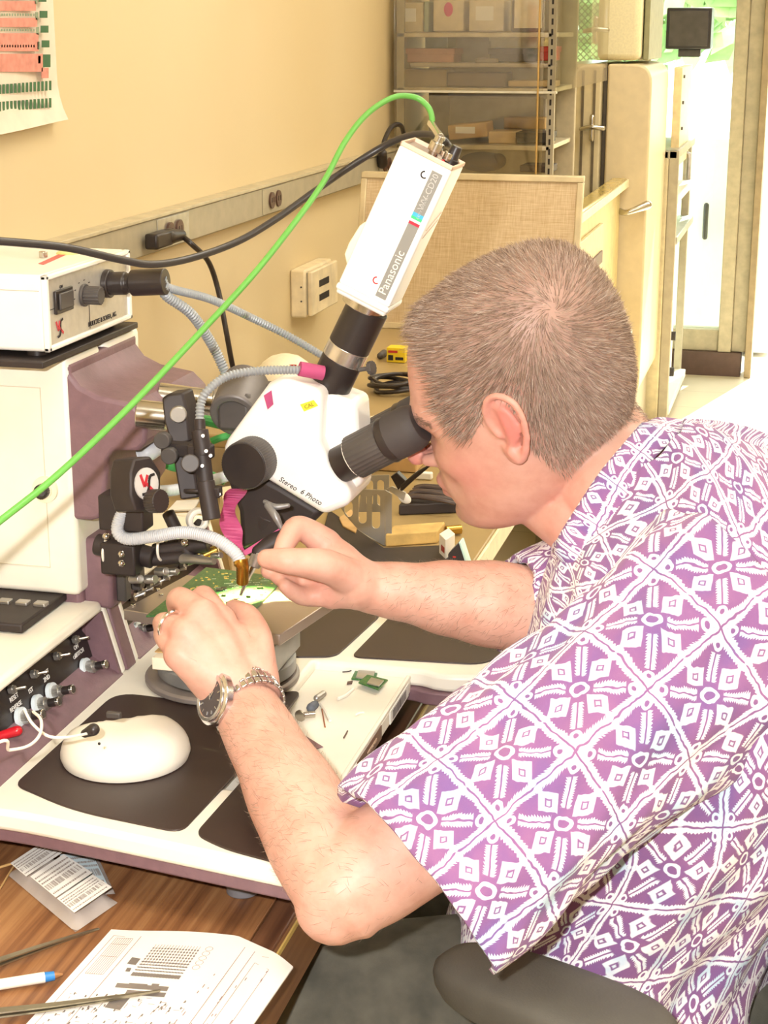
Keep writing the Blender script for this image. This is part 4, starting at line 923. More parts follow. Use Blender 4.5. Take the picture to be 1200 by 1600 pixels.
def eyepiece(dy, gl):
    a_ = Yp(530, 727, 1.410)+Vector((0, dy, 0)); b_ = Yp(652, 664, 1.402)+Vector((0, dy, 0)); d = (b_-a_); n = d.normalized(); L = d.length
    e = obj('eyepiece', MB().tube([a_, a_+n*L*.18, a_+n*L*.19], [.0165, .0165, .0170], 36), BLACK, mi, .0004)
    obj('ribbed_sleeve', MB().gear(a_+n*L*.2, a_+n*L*.62, .0202, .0007, 30), DGREY, e, .0006)
    obj('white_line', MB().ring(a_+n*L*.185, a_+n*L*.195, .0182, .015), WHITE, e)
    obj('smooth_ring', MB().tube([a_+n*L*.60, a_+n*L*.63, a_+n*L*.70], [.0205, .0215, .0205], 36), BLACK, e, .0004)
    obj('eyecup', MB().tube([a_+n*L*.68, a_+n*L*.70, a_+n*L*.92, a_+n*L*1.0, a_+n*L*1.04], [.0200, .0212, .0212, .0195, .0170], 36), M('rubber_eyecup', '453F3D', .7), e, .0004)
    for k in range(3):
        q = a_+n*L*(.12)+Vector((.0, -.0165, -.001-.005*k)); 
eyepiece(0, 0); eyepiece(.064, 1)
# trinocular tube
a_ = Yp(513, 608, 1.438); b_ = Yp(576, 478, 1.438); n = (b_-a_).normalized(); L = (b_-a_).length
tt = obj('photo_tube', MB().cyl(a_-n*.006, a_+n*L*.36, .0188, n=40), BLACK, mi, .0006)
obj('silver_band', MB().cyl(a_+n*L*.36, a_+n*L*.52, .0192, n=40), M('satin_silver', 'CFCBC6', .25, .9), tt, .0006)
obj('upper_tube', MB().cyl(a_+n*L*.52, a_+n*L*.98, .0192, n=40), BLACK, tt, .0006)
c = Yp(560, 578, 1.43); obj('lock_screw', MB().cyl(c, c+Vector((.010, 0, .002)), .002).gear(c+Vector((.010, 0, .002)), c+Vector((.014, -.001, .003)), .0065, .0007, 12), DGREY, tt, .0004)

# ================================================================== video camera
yv = 1.411; vc = thing('video_camera', 'white box video camera with grey stripe on top of the microscope tube', 'camera', tuple(Yp(585, 475, 1.435)))
tlp, trp, brp, blp = Yp(625, 226, yv), Yp(705, 268, yv), Yp(608, 482, yv), Yp(528, 440, yv)
up = ((tlp-blp)+(trp-brp)).normalized(); rt_ = ((trp-tlp)+(brp-blp)); Wc = rt_.length/2; rt_ = (rt_-up*rt_.dot(up)).normalized(); Hc_ = (((tlp-blp)+(trp-brp))/2).length
cen = (tlp+trp+brp+blp)/4; dep = .050
inn = rt_.cross(up)*-1; inn = inn if inn.y > 0 else -inn
def vp(u, v, w=0): return cen+rt_*(u*Wc/2)+up*(v*Hc_/2)+inn*w
shell = MB()
m1 = MB(); 
for (u0, u1, w0, w1) in ((-1, 1, 0, .003), (-1, 1, dep-.003, dep), (-1, -1+.006/Wc*2, .003, dep-.003), (1-.006/Wc*2, 1, .003, dep-.003)):
    m1.prism([vp(u0, -1, w0), vp(u1, -1, w0), vp(u1, -1, w1), vp(u0, -1, w1)], up*Hc_)
outer = rounded([(-1, 0), (1, 0), (1, 1), (-1, 1)], .09, 5)
full = [vp(x*1.0, -1, y*dep) for x, y in rounded([(-1, 0), (1, 0), (1, 1), (-1, 1)], .08, 5)]
VW = M('camera_white', 'F3F1EC', .35, var=.008)
cs = obj('case', MB().prism(full, up*Hc_), VW, vc, .0015)
obj('rear_rim', MB().prism([vp(-1, 1, 0), vp(1, 1, 0), vp(1, 1, .0025), vp(-1, 1, .0025)], up*.004).prism([vp(-1, 1, dep-.0025), vp(1, 1, dep-.0025), vp(1, 1, dep), vp(-1, 1, dep)], up*.004).prism([vp(-1, 1, 0), vp(-.93, 1, 0), vp(-.93, 1, dep), vp(-1, 1, dep)], up*.004).prism([vp(.93, 1, 0), vp(1, 1, 0), vp(1, 1, dep), vp(.93, 1, dep)], up*.004), M('camera_rim', 'E8C9B0', .5), vc, .0008)
obj('rear_plate', MB().prism([vp(-.93, 1, .0025), vp(.93, 1, .0025), vp(.93, 1, dep-.0025), vp(-.93, 1, dep-.0025)], up*.0006), M('rear_plate_metal', '9C8F86', .4, .6), vc)
obj('front_cap', MB().prism([vp(x*1.03, -1, -.0015+y*(dep+.003)) for x, y in rounded([(-1, 0), (1, 0), (1, 1), (-1, 1)], .10, 5)], up*-.006).prism([vp(-.97, -1, .002), vp(.97, -1, .002), vp(.9, -1, dep), vp(-.9, -1, dep)], up*-.010), VW, vc, .002)
t_ = b_
obj('lens_mount', MB().cyl(vp(-.02, -1, dep/2)-up*.017, vp(-.02, -1, dep/2)-up*.008, .0195, n=36), CHROME, vc, .0006)
GS = M('stripe_grey', '8E8C85', .5, var=.01)
sp = obj('stripe', MB().prism([vp(.38, -.93, -.0003), vp(.78, -.93, -.0003), vp(.78, .90, -.0003), vp(.38, .90, -.0003)], inn*.0005), GS, vc)
for nm, v0, v1, cl in (('stripe_blue', .26, .31, '44B4E0'), ('stripe_green', .22, .26, '3FCB86'), ('stripe_red', .145, .185, 'C8203C')):
    obj(nm, MB().prism([vp(.38, v0, -.0005), vp(.78, v0, -.0005), vp(.78, v1, -.0005), vp(.38, v1, -.0005)], inn*.0005), M(nm, cl, .5, var=.01), sp)
obj('stripe_gap', MB().prism([vp(.38, .185, -.0005), vp(.78, .185, -.0005), vp(.78, .22, -.0005), vp(.38, .22, -.0005)], inn*.0005), VW, sp)
text('lettering', 'Panasonic', vp(.58, -.55, -.0006), up, -rt_, .0105, WHITE, sp, .0002)
text('lettering', 'WV-CD20', vp(.58, .62, -.0006), up, -rt_, .0075, M('grey_light_ink', 'C4C2BC', .5), sp, .0002)
text('lettering', 'CCTV CAMERA', vp(.62, .40, -.0006), up, -rt_, .003, M('grey_light_ink', '', 1), sp, .0002)
obj('case_hook', MB().tube([vp(.2, .80, -.0003)+rt_*(.0028*math.cos(t))+up*(.0028*math.sin(t)) for t in np.linspace(1.8, 5.6, 14)], .0006, 6), INK, vc)
obj('case_hook', MB().tube([vp(.2, -.74, -.0003)+rt_*(.0028*math.cos(t))+up*(.0028*math.sin(t)) for t in np.linspace(1.8, 5.6, 14)], .0006, 6), M('logo_red', '', 1), vc)
obj('side_lines', MB().prism([vp(1, .02, .006)+rt_*.0002, vp(1, .03, .006)+rt_*.0002, vp(1, .24, dep-.008)+rt_*.0002, vp(1, .23, dep-.008)+rt_*.0002], rt_*.0003).prism([vp(1, .13, .006)+rt_*.0002, vp(1, .14, .006)+rt_*.0002, vp(1, .35, dep-.008)+rt_*.0002, vp(1, .34, dep-.008)+rt_*.0002], rt_*.0003), M('peach_line', 'C9A58A', .5), vc)
ear = [vp(-1, -.80, .01), vp(-1.28, -.66, .01), vp(-1.30, -.5, .01), vp(-1.2, -.22, .01), vp(-1.08, -.14, .01), vp(-1, -.14, .01)]
obj('side_pod', MB().prism(ear, inn*(dep-.02)), M('camera_cream', 'F0E2C8', .4), vc, .0025)
q0 = vp(.02, 1, dep*.42); bn = Yp(672, 196, q0.y)
obj('video_socket', MB().cyl(q0, q0+up*.009, .0042).cyl(q0+Vector((.012, .002, -.003)), q0+Vector((.012, .002, -.003))+up*.007, .0038), CHROME, vc, .0004)
obj('power_socket', MB().cyl(vp(.62, 1, dep*.6), vp(.62, 1, dep*.6)+up*.005, .0068), BLACK, vc, .0006)
obj('indicator', MB().sphere(vp(.45, 1.01, dep*.4), .0018, 10, 6), M('red_plastic', '', 1), vc)
# cables
gb_ = q0+up*.009
gc = thing('video_cable', 'bright green coaxial cable arching from the video camera down to lower left', 'cable', tuple(gb_))
obj('bnc_plug', MB().tube([gb_-up*.004, gb_+up*.004, gb_+up*.0045, gb_+up*.010], [.0062, .0062, .0045, .0045], 20).cyl(gb_+up*.009, P(673, 193, 1.50), .0032), CHROME, gc, .0003)
gpts = [P(673, 196, 1.50), P(675, 184, 1.50), P(668, 166, 1.50), P(648, 152, 1.50), P(615, 152, 1.49), P(575, 177, 1.47), P(540, 220, 1.45), P(505, 285, 1.43), P(455, 355, 1.40), P(395, 430, 1.37), P(320, 512, 1.33), P(200, 638, 1.27), P(90, 742, 1.22), P(0, 814, 1.19), P(-90, 885, 1.16), Vector((-.78, .88, .87)), Vector((-.86, .80, .785)), Vector((-.92, .72, .759)), Vector((-1.0, .5, .757))]
obj('cable_jacket', MB().tube(spline(gpts, 10), .0026, 12), M('green_jacket', '63A84A', .35, var=.03), gc)
pb_ = vp(.62, 1, dep*.6)+up*.004
kc_ = thing('camera_power_cable', 'thick black cable sweeping from the camera back across the wall to the left', 'cable', tuple(pb_))
obj('strain_relief', MB().cyl(pb_-up*.001, pb_+up*.012, .006, .0045), BLACK, kc_, .0006)
kp = [pb_+up*.008, P(704, 232, 1.53), P(692, 218, 1.54), P(670, 210, 1.56), P(640, 212, 1.58), P(600, 228, 1.60), P(545, 262, 1.60), P(490, 300, 1.58), P(430, 343, 1.55), P(370, 378, 1.52), P(300, 403, 1.48), P(240, 413, 1.44), P(190, 406, 1.41), P(110, 388, 1.37), P(40, 380, 1.34), P(-60, 374, 1.30), P(-180, 376, 1.27), P(-290, 400, 1.25), Vector((-1.04, .98, 1.02)), Vector((-1.07, .92, .86)), Vector((-1.08, .84, .775)), Vector((-1.08, .74, .759)), Vector((-1.08, .5, .757))]
obj('cable_jacket', MB().tube(spline(kp, 10), .0033, 12), M('black_jacket', '34302F', .35), kc_)
# mains lead hanging from the outlet
o0 = Xp(255, 372, XW+.05); ml = thing('mains_lead', 'black mains lead plugged into the raceway and hanging to the bench', 'cord', tuple(o0))
obj('plug', MB().box((XW+.036, o0.y-.05, o0.z-.014), (XW+.060, o0.y+.025, o0.z+.012)).limb([o0+Vector((.0, .02, 0)), o0+Vector((.005, .07, -.003))], [.014, .010], 14), BLACK, ml, .004)
q = [o0+Vector((.005, .07, -.003)), Xp(300, 382, -1.04), Xp(325, 408, -1.03), Xp(340, 450, -1.02), Xp(352, 510, -1.0), Xp(362, 565, -.99), Xp(368, 590, -.99)]
obj('cord', MB().tube(spline(q, 8), .0048, 10), BLACK, ml)
# ================================================================== things in the parts tray
def T(px, py, z=None): return Zp(px, py, tz+.0006 if z is None else z)
def sheet(name, pts, th, mat, label, cat, group=None, z=None, bevel=0):
    m = MB().prism([T(*p, z) if z else T(*p) for p in pts], (0, 0, th)); return tag(obj(name, m, mat, None, bevel), label, cat, group)
c1_ = sheet('small_circuit_card', [(549, 1062), (557, 1046), (591, 1049), (586, 1066)], .0014, PCB, 'small green circuit card in the tray, the one lying underneath', 'circuit card', 'two small circuit cards in the tray')
obj('metal_shield', MB().prism([T(556, 1060, tz+.0021), T(560, 1049, tz+.0021), T(586, 1051, tz+.0021), T(582, 1063, tz+.0021)], (0, 0, .0016)), STEEL, c1_, .0003)
sheet('small_circuit_card', [(560, 1068), (574, 1056), (606, 1064), (591, 1079)], .0014, PCB, 'small green circuit card in the tray, lying on top nearer the edge', 'circuit card', 'two small circuit cards in the tray', z=tz+.0040)
obj('metal_shield', MB().prism([T(573, 1069, tz+.0055), T(580, 1060, tz+.0055), T(600, 1065, tz+.0055), T(592, 1074, tz+.0055)], (0, 0, .0014)), STEEL, bpy.data.objects['small_circuit_card.001'], .0003)
tag(obj('glass_fuse', MB().limb([T(495, 1091, tz+.004), T(505, 1084, tz+.004)], [.0032, .0032], 14), STEEL), 'small grey cylinder lying in the tray beside the dark crumb', 'component')
tag(obj('dark_crumb', MB().limb([T(486, 1106, tz+.0035), T(492, 1101, tz+.0035)], [.0045, .004], 8), M('blue_grey_rubber', '5E646E', .6)), 'dark blue grey lump in the tray', 'component')
tag(obj('metal_spool', MB().tube([T(468, 1119, tz+.005), T(470, 1118, tz+.005), T(470.2, 1118, tz+.005), T(492, 1116, tz+.005)], [.0055, .0055, .003, .003], 16), CHROME), 'shiny metal pin with a flange in the tray next to the forearm', 'pin')
rr = random.Random(8)
def scrap(name, pts, r, mat, label, cat): return tag(obj(name, MB().tube(spline([T(x, y, tz+.0018) for x, y in pts], 4), r, 6), mat), label, cat)
scrap('plastic_scrap', [(500, 1100), (508, 1110), (516, 1126)], .0016, WHITE, 'curl of white plastic in the tray by the metal pin', 'scrap')
scrap('plastic_scrap', [(528, 1092), (541, 1086), (552, 1076)], .0018, WHITE, 'white plastic sliver in the middle of the tray', 'scrap')
scrap('wire_scrap', [(503, 1108), (506, 1125), (508, 1136)], .0007, M('copper', 'A8683C', .4, .7), 'short copper coloured wire end in the tray', 'scrap')
scrap('wire_scrap', [(535, 1050), (545, 1049), (552, 1046)], .0007, DGREY, 'short dark wire end beside the two circuit cards', 'scrap')
scrap('wire_scrap', [(537, 1153), (541, 1146), (543, 1142)], .0007, BROWN, 'tiny brown wire end near the tray edge', 'scrap')
scrap('plastic_scrap', [(556, 1117), (562, 1114), (569, 1113)], .0010, WHITE, 'pale sliver near the outer edge of the tray', 'scrap')
tag(obj('chip', MB().prism([T(542, 1070), T(550, 1069), T(551, 1066), T(543, 1067)], (0, 0, .0016)), BROWN), 'tiny dark brown chip beside the circuit cards', 'chip')
sheet('plum_card', [(462, 1138), (476, 1150), (505, 1168), (488, 1172), (470, 1176)], .0008, PL, 'plum coloured triangular card partly under the forearm', 'card')

# ================================================================== probe in the right hand
pr = thing('soldering_probe', 'black handled probe with a metal tip held over the circuit board', 'tool', tuple(P(374, 936, 1.488)))
obj('handle', MB().limb([P(450, 838, 1.475), P(428, 848, 1.474), P(405, 862, 1.472)], [.0075, .0085, .0065], 16), BLACKM, pr)
obj('collar', MB().cyl(P(407, 862, 1.472), P(396, 884, 1.475), .0068, .0058), STEEL, pr, .0008)
obj('tip', MB().tube([P(397, 880, 1.474), P(388, 900, 1.480), P(376, 930, 1.488)], [.0040, .0026, .0012], 14), CHROME, pr)
PINKT = M('magenta_tape', '', 1)
tag(obj('pink_strap', MB().prism([P(372, 866, 1.500), P(376, 872, 1.500), P(446, 836, 1.510), P(462, 812, 1.520), P(452, 811, 1.520), P(436, 826, 1.512)], (0, .0012, 0)), PINKT), 'magenta tape strap running up behind the right hand', 'tape')
rp = MB(); rq = [(372, 764, 1.53), (362, 782, 1.54), (356, 805, 1.535), (364, 835, 1.525), (372, 862, 1.515)]
prs = spline([P(*q) for q in rq], 6)
wv_ = [Vector(VR)*(.0075+.002*math.sin(i*.5))+Vector(VF)*.003*math.sin(i*.8) for i in range(len(prs))]
n_p = len(prs); Vv = [p-w for p, w in zip(prs, wv_)]+[p+w for p, w in zip(prs, wv_)]; Vb = [v+Vector((0, .001, 0)) for v in Vv]
fs = [(i, i+1, n_p+i+1, n_p+i) for i in range(n_p-1)]+[(2*n_p+i, 3*n_p+i, 3*n_p+i+1, 2*n_p+i+1) for i in range(n_p-1)]
rp.add(Vv+Vb, fs); tag(obj('pink_ribbon', rp, PINKT, sharp=None), 'magenta ribbon hanging left of the black microscope pod', 'ribbon')
tag(obj('pink_tape_scrap', MB().prism([Vector((EX+.004, Zp(455, 1420, .74).y, .735)), Vector((EX+.004, Zp(455, 1420, .74).y-.012, .735)), Vector((EX+.012, Zp(455, 1420, .74).y-.012, .752)), Vector((EX+.012, Zp(455, 1420, .74).y+.002, .752))], (.0012, 0, .0)), PINKT), 'scrap of magenta tape on the bench edge below the elbow', 'tape')

# ================================================================== on the wooden bench
z = .7504
def B_(px, py, dz=0): return Zp(px, py, z+dz)
A_, Bc, Cc = B_(174, 1455), B_(372, 1471), B_(458, 1506)
A2 = B_(-10, 1660); dirL = (A2-A_); lenv = dirL.length
def pp(u, v):      # u along the top edge 0..1, v towards the viewer 0..1
    if u < .72: top = A_.lerp(Bc, u/.72)
    else: top = Bc.lerp(Cc, (u-.72)/.28)
    q = top+dirL*v; over = max(0, q.x-EX-.002)
    q.z = z+.0016+.003*max(0, 1-v*3)*(.5-.5*math.cos(u*6)) - (over**1.6)*3.2 + .0015*u
    return q
nu, nv_ = 40, 24; V = []; F_ = []
for sgn in (0, 1):
    for j in range(nv_+1):
        for i in range(nu+1): q = pp(i/nu, j/nv_); V.append(q-Vector((0, 0, .0012*sgn)))
K = (nu+1)*(nv_+1)
for j in range(nv_):
    for i in range(nu): q = j*(nu+1)+i; F_ += [(q, q+1, q+nu+2, q+nu+1), (K+q, K+q+nu+1, K+q+nu+2, K+q+1)]
for i in range(nu): F_.append((i, K+i, K+i+1, i+1))
for j in range(nv_): q = j*(nu+1)+nu; F_.append((q, K+q, K+q+nu+1, q+nu+1)); q = j*(nu+1); F_.append((q, q+nu+1, K+q+nu+1, K+q))
sh = obj('schematic_sheet', MB().add(V, F_), M('white_paper', 'EAE6DF', .75, var=.01)); tag(sh, 'white printed schematic sheet curling over the bench edge at the bottom', 'paper')
PI1 = M('faded_print_ink', '957A76', .8); PI2 = M('grey_print_ink', '7A7169', .8)
def uvp(px, py):
    # invert the sheet mapping on its flat part
    q = B_(px, py); e = (Bc-A_); w = q-A_; det = e.x*dirL.y-e.y*dirL.x
    return (w.x*dirL.y-w.y*dirL.x)/det*.72, (e.x*w.y-e.y*w.x)/det
def ink(mb, u0, v0, u1, v1, w=.0018):
    a = pp(u0, v0); b = pp(u1, v1); d = (b-a); 
    if d.length < 1e-6: return
    s_ = Vector((-d.y, d.x, 0)).normalized()*w/2; up_ = Vector((0, 0, .0002))
    mb.add([a-s_+up_, a+s_+up_, b+s_+up_, b-s_+up_], [(0, 1, 2, 3)])
im, im2 = MB(), MB()
u0, v0 = uvp(165, 1470)
for k in range(9): ink(im, .02+k*.012+.05, .07+k*.0, .02+k*.012-.0+.05, .36, .0004)
for v in (.07, .12, .22, .36): ink(im, .07, v, .166, v, .0005)
for u in (.045, .20, .78, .83): ink(im, u, .05, u, .95, .0005)
ink(im, .045, .05, .9, .05, .0005); ink(im, .86, .12, .93, .12, .0004); ink(im, .86, .12, .86, .6, .0004); ink(im, .93, .12, .93, .6, .0004)
rr = random.Random(2)
for i in range(16):
    u = .32+i*.0165
    ink(im, u, .11, u, .26, .0004)
    for k in range(9): ink(im2, u, .135+k*.021, u, .143+k*.021, .0022 if k > 4 else .0015)
    ink(im2, u, .325, u, .352, .0024)
for (a, b, c, d, w) in ((.28, .43, .56, .43, .006), (.36, .475, .57, .475, .006), (.34, .415, .44, .415, .003), (.46, .41, .50, .41, .004), (.27, .22, .27, .27, .007), (.265, .31, .29, .31, .005), (.36, .50, .36, .60, .012)): ink(im2, a, b, c, d, w)
for i in range(5):
    c_u, c_v = .62, .12+i*.035
    for k in range(10): a0, a1 = 2*PI*k/10, 2*PI*(k+1)/10; ink(im, c_u+.02*math.cos(a0), c_v+.016*math.sin(a0), c_u+.02*math.cos(a1), c_v+.016*math.sin(a1), .0004)
for i in range(150):
    u, v = rr.uniform(.08, .72), rr.uniform(.5, .97)
    if rr.random() < .5: ink(im, u, v, u+rr.uniform(.005, .04), v, .0005)
    else: ink(im, u, v, u, v+rr.uniform(.01, .04), .0005)
    if rr.random() < .5: ink(im2, u, v, u+.008, v+.0, .003)
for i in range(26): u, v = rr.uniform(.72, .95), rr.uniform(.1, .9); ink(im, u, v, u, v+rr.uniform(.01, .03), .0008)
obj('printed_lines', im, PI1, sh, sharp=None); obj('printed_blocks', im2, PI2, sh, sharp=None)
# pen
pe = thing('ballpoint_pen', 'white ballpoint pen with a blue collar pointing at the schematic', 'pen', tuple(B_(20, 1535)))
a, b = B_(-60, 1548, .005), B_(70, 1527, .005); d = (b-a).normalized()
obj('barrel', MB().cyl(a, b, .0040, n=20), WHITE, pe, .0003); obj('collar', MB().cyl(b, b+d*.007, .0038, .0033), M('blue_plastic', '2F7CC0', .35), pe)
obj('tip', MB().cyl(b+d*.007, b+d*.013, .0028, .0008), M('bronze_tip', 'A87B52', .35, .6), pe)
# tweezers
TW = M('tweezer_steel', 'A09A86', .28, .9)
def tweezers(pts, w, label):
    t = thing('tweezers', label, 'tweezers', tuple(B_(*pts[0])))
    for k, off_ in enumerate((-.0022, .0022)):
        q = spline([B_(x, y, .004+.001*k) for x, y in pts], 6); n = len(q); Vv = []; Ff = []
        for i, p in enumerate(q):
            tt = i/(n-1); d = (q[min(i+1, n-1)]-q[max(i-1, 0)]).normalized(); s_ = Vector((-d.y, d.x, 0)); ww = w*(1-tt*.85)/2; o_ = s_*off_*(1-tt)
            for a_ in (-ww, ww):
                for h in (0, .0012): Vv.append(p+s_*a_+o_+Vector((0, 0, h+k*.0018*(1-tt))))
        for i in range(n-1):
            b = i*4
            for (x1, x2) in ((0, 1), (1, 3), (3, 2), (2, 0)): Ff.append((b+x1, b+x2, b+4+x2, b+4+x1))
        Ff += [(0, 1, 3, 2), (4*n-4, 4*n-2, 4*n-1, 4*n-3)]
        obj('arm', MB().add(Vv, Ff), TW, t)
    return t
tweezers([(-60, 1528), (20, 1498), (100, 1470), (155, 1452)], .0075, 'steel tweezers lying between the component bag and the pen')
tweezers([(-60, 1592), (60, 1578), (170, 1562), (250, 1549)], .0075, 'steel tweezers lying across the schematic at the lower left corner')
# component bags
PLB = new_mat('clear_antistatic_plastic', 'D6CCC4', .22, coat=.4); nt = PLB.node_tree
bsdf(PLB).inputs['Alpha'].default_value = .55; bump(PLB, noise(nt, 60, 4), .8, .002)
def bag(corners, th, label, lblc, mat, cols, grp, z0_=0):
    cs_ = [B_(*c, z0_) for c in corners]; t = thing('component_bag', label, 'bag', tuple(sum(cs_, Vector())/4), grp); n = 18; V = []; F_ = []
    for s_ in (1, 0):
        for j in range(n+1):
            for i in range(n+1):
                u, v = i/n, j/n; p = (cs_[0]*(1-u)+cs_[1]*u)*(1-v)+(cs_[3]*(1-u)+cs_[2]*u)*v
                h = th*(min(1, 4*u*(1-u)*1.6)*min(1, 4*v*(1-v)*1.6))*(.85+.15*math.sin(u*9+v*7)); p = p+Vector((0, 0, .0008+h*s_)); V.append(p)
    K = (n+1)**2
    for j in range(n):
        for i in range(n): q = j*(n+1)+i; F_ += [(q, q+1, q+n+2, q+n+1), (K+q, K+q+n+1, K+q+n+2, K+q+1)]
    obj('plastic_bag', MB().add(V, F_), PLB, t)
    def lp(u, v): p = (cs_[0]*(1-u)+cs_[1]*u)*(1-v)+(cs_[3]*(1-u)+cs_[2]*u)*v; return p+Vector((0, 0, th+.0018))
    for (u0, v0, u1, v1) in lblc:
        l = obj('paper_label', MB().prism([lp(u0, v0), lp(u1, v0), lp(u1, v1), lp(u0, v1)], (0, 0, .0004)), mat, t)
        bm_ = MB(); r5 = random.Random(int(u0*100)+4); ls_ = []
        u = u0+.02
        while u < u1-.04:
            w = r5.choice((.004, .007, .010)); 
            if r5.random() < .75: bm_.prism([lp(u, v0+(v1-v0)*.52)+Z_*.0005, lp(u+w, v0+(v1-v0)*.52)+Z_*.0005, lp(u+w, v0+(v1-v0)*.72)+Z_*.0005, lp(u, v0+(v1-v0)*.72)+Z_*.0005], (0, 0, .0001))
            u += w+r5.choice((.004, .007))
        for vv in (.14, .28, .40, .85):
            u = u0+.02
            while u < u1-.05:
                w = r5.uniform(.01, .045); bm_.prism([lp(u, v0+(v1-v0)*vv)+Z_*.0005, lp(u+w, v0+(v1-v0)*vv)+Z_*.0005, lp(u+w, v0+(v1-v0)*(vv+.05))+Z_*.0005, lp(u, v0+(v1-v0)*(vv+.05))+Z_*.0005], (0, 0, .0001)); u += w+.012
        obj('bar_code', bm_, M('label_ink', '9A8E86', .8), l, sharp=None)
    return t
bag([(12, 1368), (64, 1333), (184, 1412), (118, 1458)], .012, 'plastic bag of parts with a cream bar code label, the nearer of two', [(0.0, .06, 1, .30), (.06, .33, .98, .70), (.06, .72, .95, .96)], LABEL, 0, None)
bag([(90, 1341), (150, 1334), (180, 1398), (128, 1402)], .003, 'plastic bag with a pale blue label, tucked behind the cream one', [(.02, .05, .85, .9)], M('pale_blue_label', 'CBDCE0', .7, var=.02), 0, None)
w_ = tag(obj('brown_wire', MB().tube(spline([B_(-40, 1368, .002), B_(10, 1352, .003), B_(45, 1342, .002), B_(62, 1336, .002)], 6), .0011, 8), M('yellowed_wire', 'C9A268', .5)), 'thin tan wire with a magenta end beside the bags', 'wire')
obj('magenta_sleeve', MB().tube([B_(60, 1337, .002), B_(72, 1331, .002), B_(84, 1325, .003)], .0013, 8), PINKT, w_)
tag(obj('brown_wire', MB().tube(spline([B_(24, 1349, .002), B_(14, 1365, .002), B_(0, 1388, .002), B_(-30, 1430, .002)], 6), .0008, 8), M('yellowed_wire', '', 1)), 'thin tan wire curving down off the left edge', 'wire')

# ================================================================== on the rear table
zt = .7505
def S(px, py, dz=0): return Zp(px, py, zt+dz)
def yplate(pts, y, th): return [Yp(px, py, y) for px, py in pts], (0, th, 0)
q = S(601, 853); yb1 = q.y
mb_ = thing('slotted_bracket', 'bent aluminium bracket with long slots standing behind the microscope', 'bracket', tuple(q))
def slotted(y, outline, slots, th=.0015):
    # plate assembled from strips between the slots
    bm = bmesh.new(); 
    outer = [Yp(*p, y) for p in outline]
    from mathutils.geometry import tessellate_polygon
    loops = [outer]
    for (x0, y0, x1, y1) in slots:
        r_ = (x1-x0)/2; cx_ = (x0+x1)/2; lp_ = []
        for k in range(9): a_ = PI+PI*k/8; lp_.append(Yp(cx_+r_*math.cos(a_), y0+r_+r_*math.sin(a_), y))
        for k in range(9): a_ = PI*k/8; lp_.append(Yp(cx_+r_*math.cos(a_), y1-r_+r_*math.sin(a_), y))
        loops.append(lp_)
    flat = [v for l in loops for v in l]
    l2 = [[Vector((v.x, v.z, 0)) for v in l] for l in loops]
    tri = tessellate_polygon(l2); n = len(flat); V = flat+[v+Vector((0, th, 0)) for v in flat]; F_ = [tuple(t) for t in tri]+[tuple(i+n for i in t)[::-1] for t in tri]; o_ = 0
    for l in loops:
        for i in range(len(l)): j = (i+1) % len(l); F_.append((o_+i, o_+j, n+o_+j, n+o_+i))
        o_ += len(l)
    return MB().add(V, F_)
AL_ = M('bracket_aluminium', 'BDBBB4', .35, .75, var=.04)
obj('front_plate', slotted(yb1, [(530, 790), (534, 772), (561, 764), (602, 766), (601, 853), (560, 828)], [(538, 783, 551, 808), (560, 772, 573, 818), (581, 772, 594, 826)]), AL_, mb_, sharp=None)
obj('rear_plate', slotted(yb1+.06, [(567, 743), (608, 742), (608, 800), (560, 800)], [(572, 750, 583, 790), (589, 750, 600, 790)]), AL_, mb_, sharp=None)
obj('base_flange', MB().prism([S(556, 832, .0), S(601, 853), Vector((S(601, 853).x, yb1+.06, zt)), Vector((S(556, 832).x, yb1+.06, zt))], (0, 0, .0015)), AL_, mb_)
fl = [Yp(602, 766, yb1), Yp(612, 772, yb1), Yp(612, 850, yb1), Yp(602, 853, yb1)]
obj('side_lip', MB().prism(fl, (0, .0015, 0)), AL_, mb_)
sc_ = Yp(632, 778, yb1+.02)
obj('white_pad', MB().sphere(sc_, (.010, .003, .007), 20, 10, (Vector((.85, 0, -.5)).normalized(), Y_, Vector((.5, 0, .85)).normalized())), WHITE, mb_)
obj('pad_arm', MB().prism([Yp(604, 764, yb1), Yp(612, 760, yb1), Yp(634, 770, yb1), Yp(630, 782, yb1)], (0, .003, 0)), AL_, mb_)
cl = thing('black_clip', 'black plastic clip tool resting on the slotted bracket', 'clip', tuple(Yp(620, 760, yb1)))
obj('jaw', MB().prism([Yp(610, 745, yb1-.004), Yp(620, 738, yb1-.004), Yp(634, 752, yb1-.004), Yp(622, 766, yb1-.004)], (0, .012, 0)), BLACK, cl, .001)
for k in (0, 1): obj('arm', MB().limb([Yp(628, 764-k*4, yb1-.004), Yp(650, 744-k*3, yb1-.01), Yp(672, 727, yb1-.016)], [.0026, .0024, .0014], 10), BLACK, cl)
q0, q1 = S(602, 855), S(684, 849); zh = .018
spg = tag(obj('sponge_block', MB().prism([q0, q1, q1+Vector((.0, .045, 0)), q0+Vector((0, .045, 0))], (0, 0, zh)), M('cork_sponge', 'C9A866', .9, var=.1, bmp=.5, bscale=120), None, .002), 'mustard coloured sponge block beside the slotted bracket', 'sponge')
tag(obj('black_tray', MB().prism([S(514, 800), S(600, 860), S(690, 856), S(705, 880), S(640, 905), S(500, 850)], (0, 0, .004)), BLACKM, None, .001), 'black mat under the bracket and sponge', 'mat')
q = S(612, 800); bx = thing('cable_box', 'low black box of dark leads behind the sponge block', 'box', tuple(q))
c0 = S(608, 822); c1 = S(706, 818); c0.y += .055; c1.y += .055; 
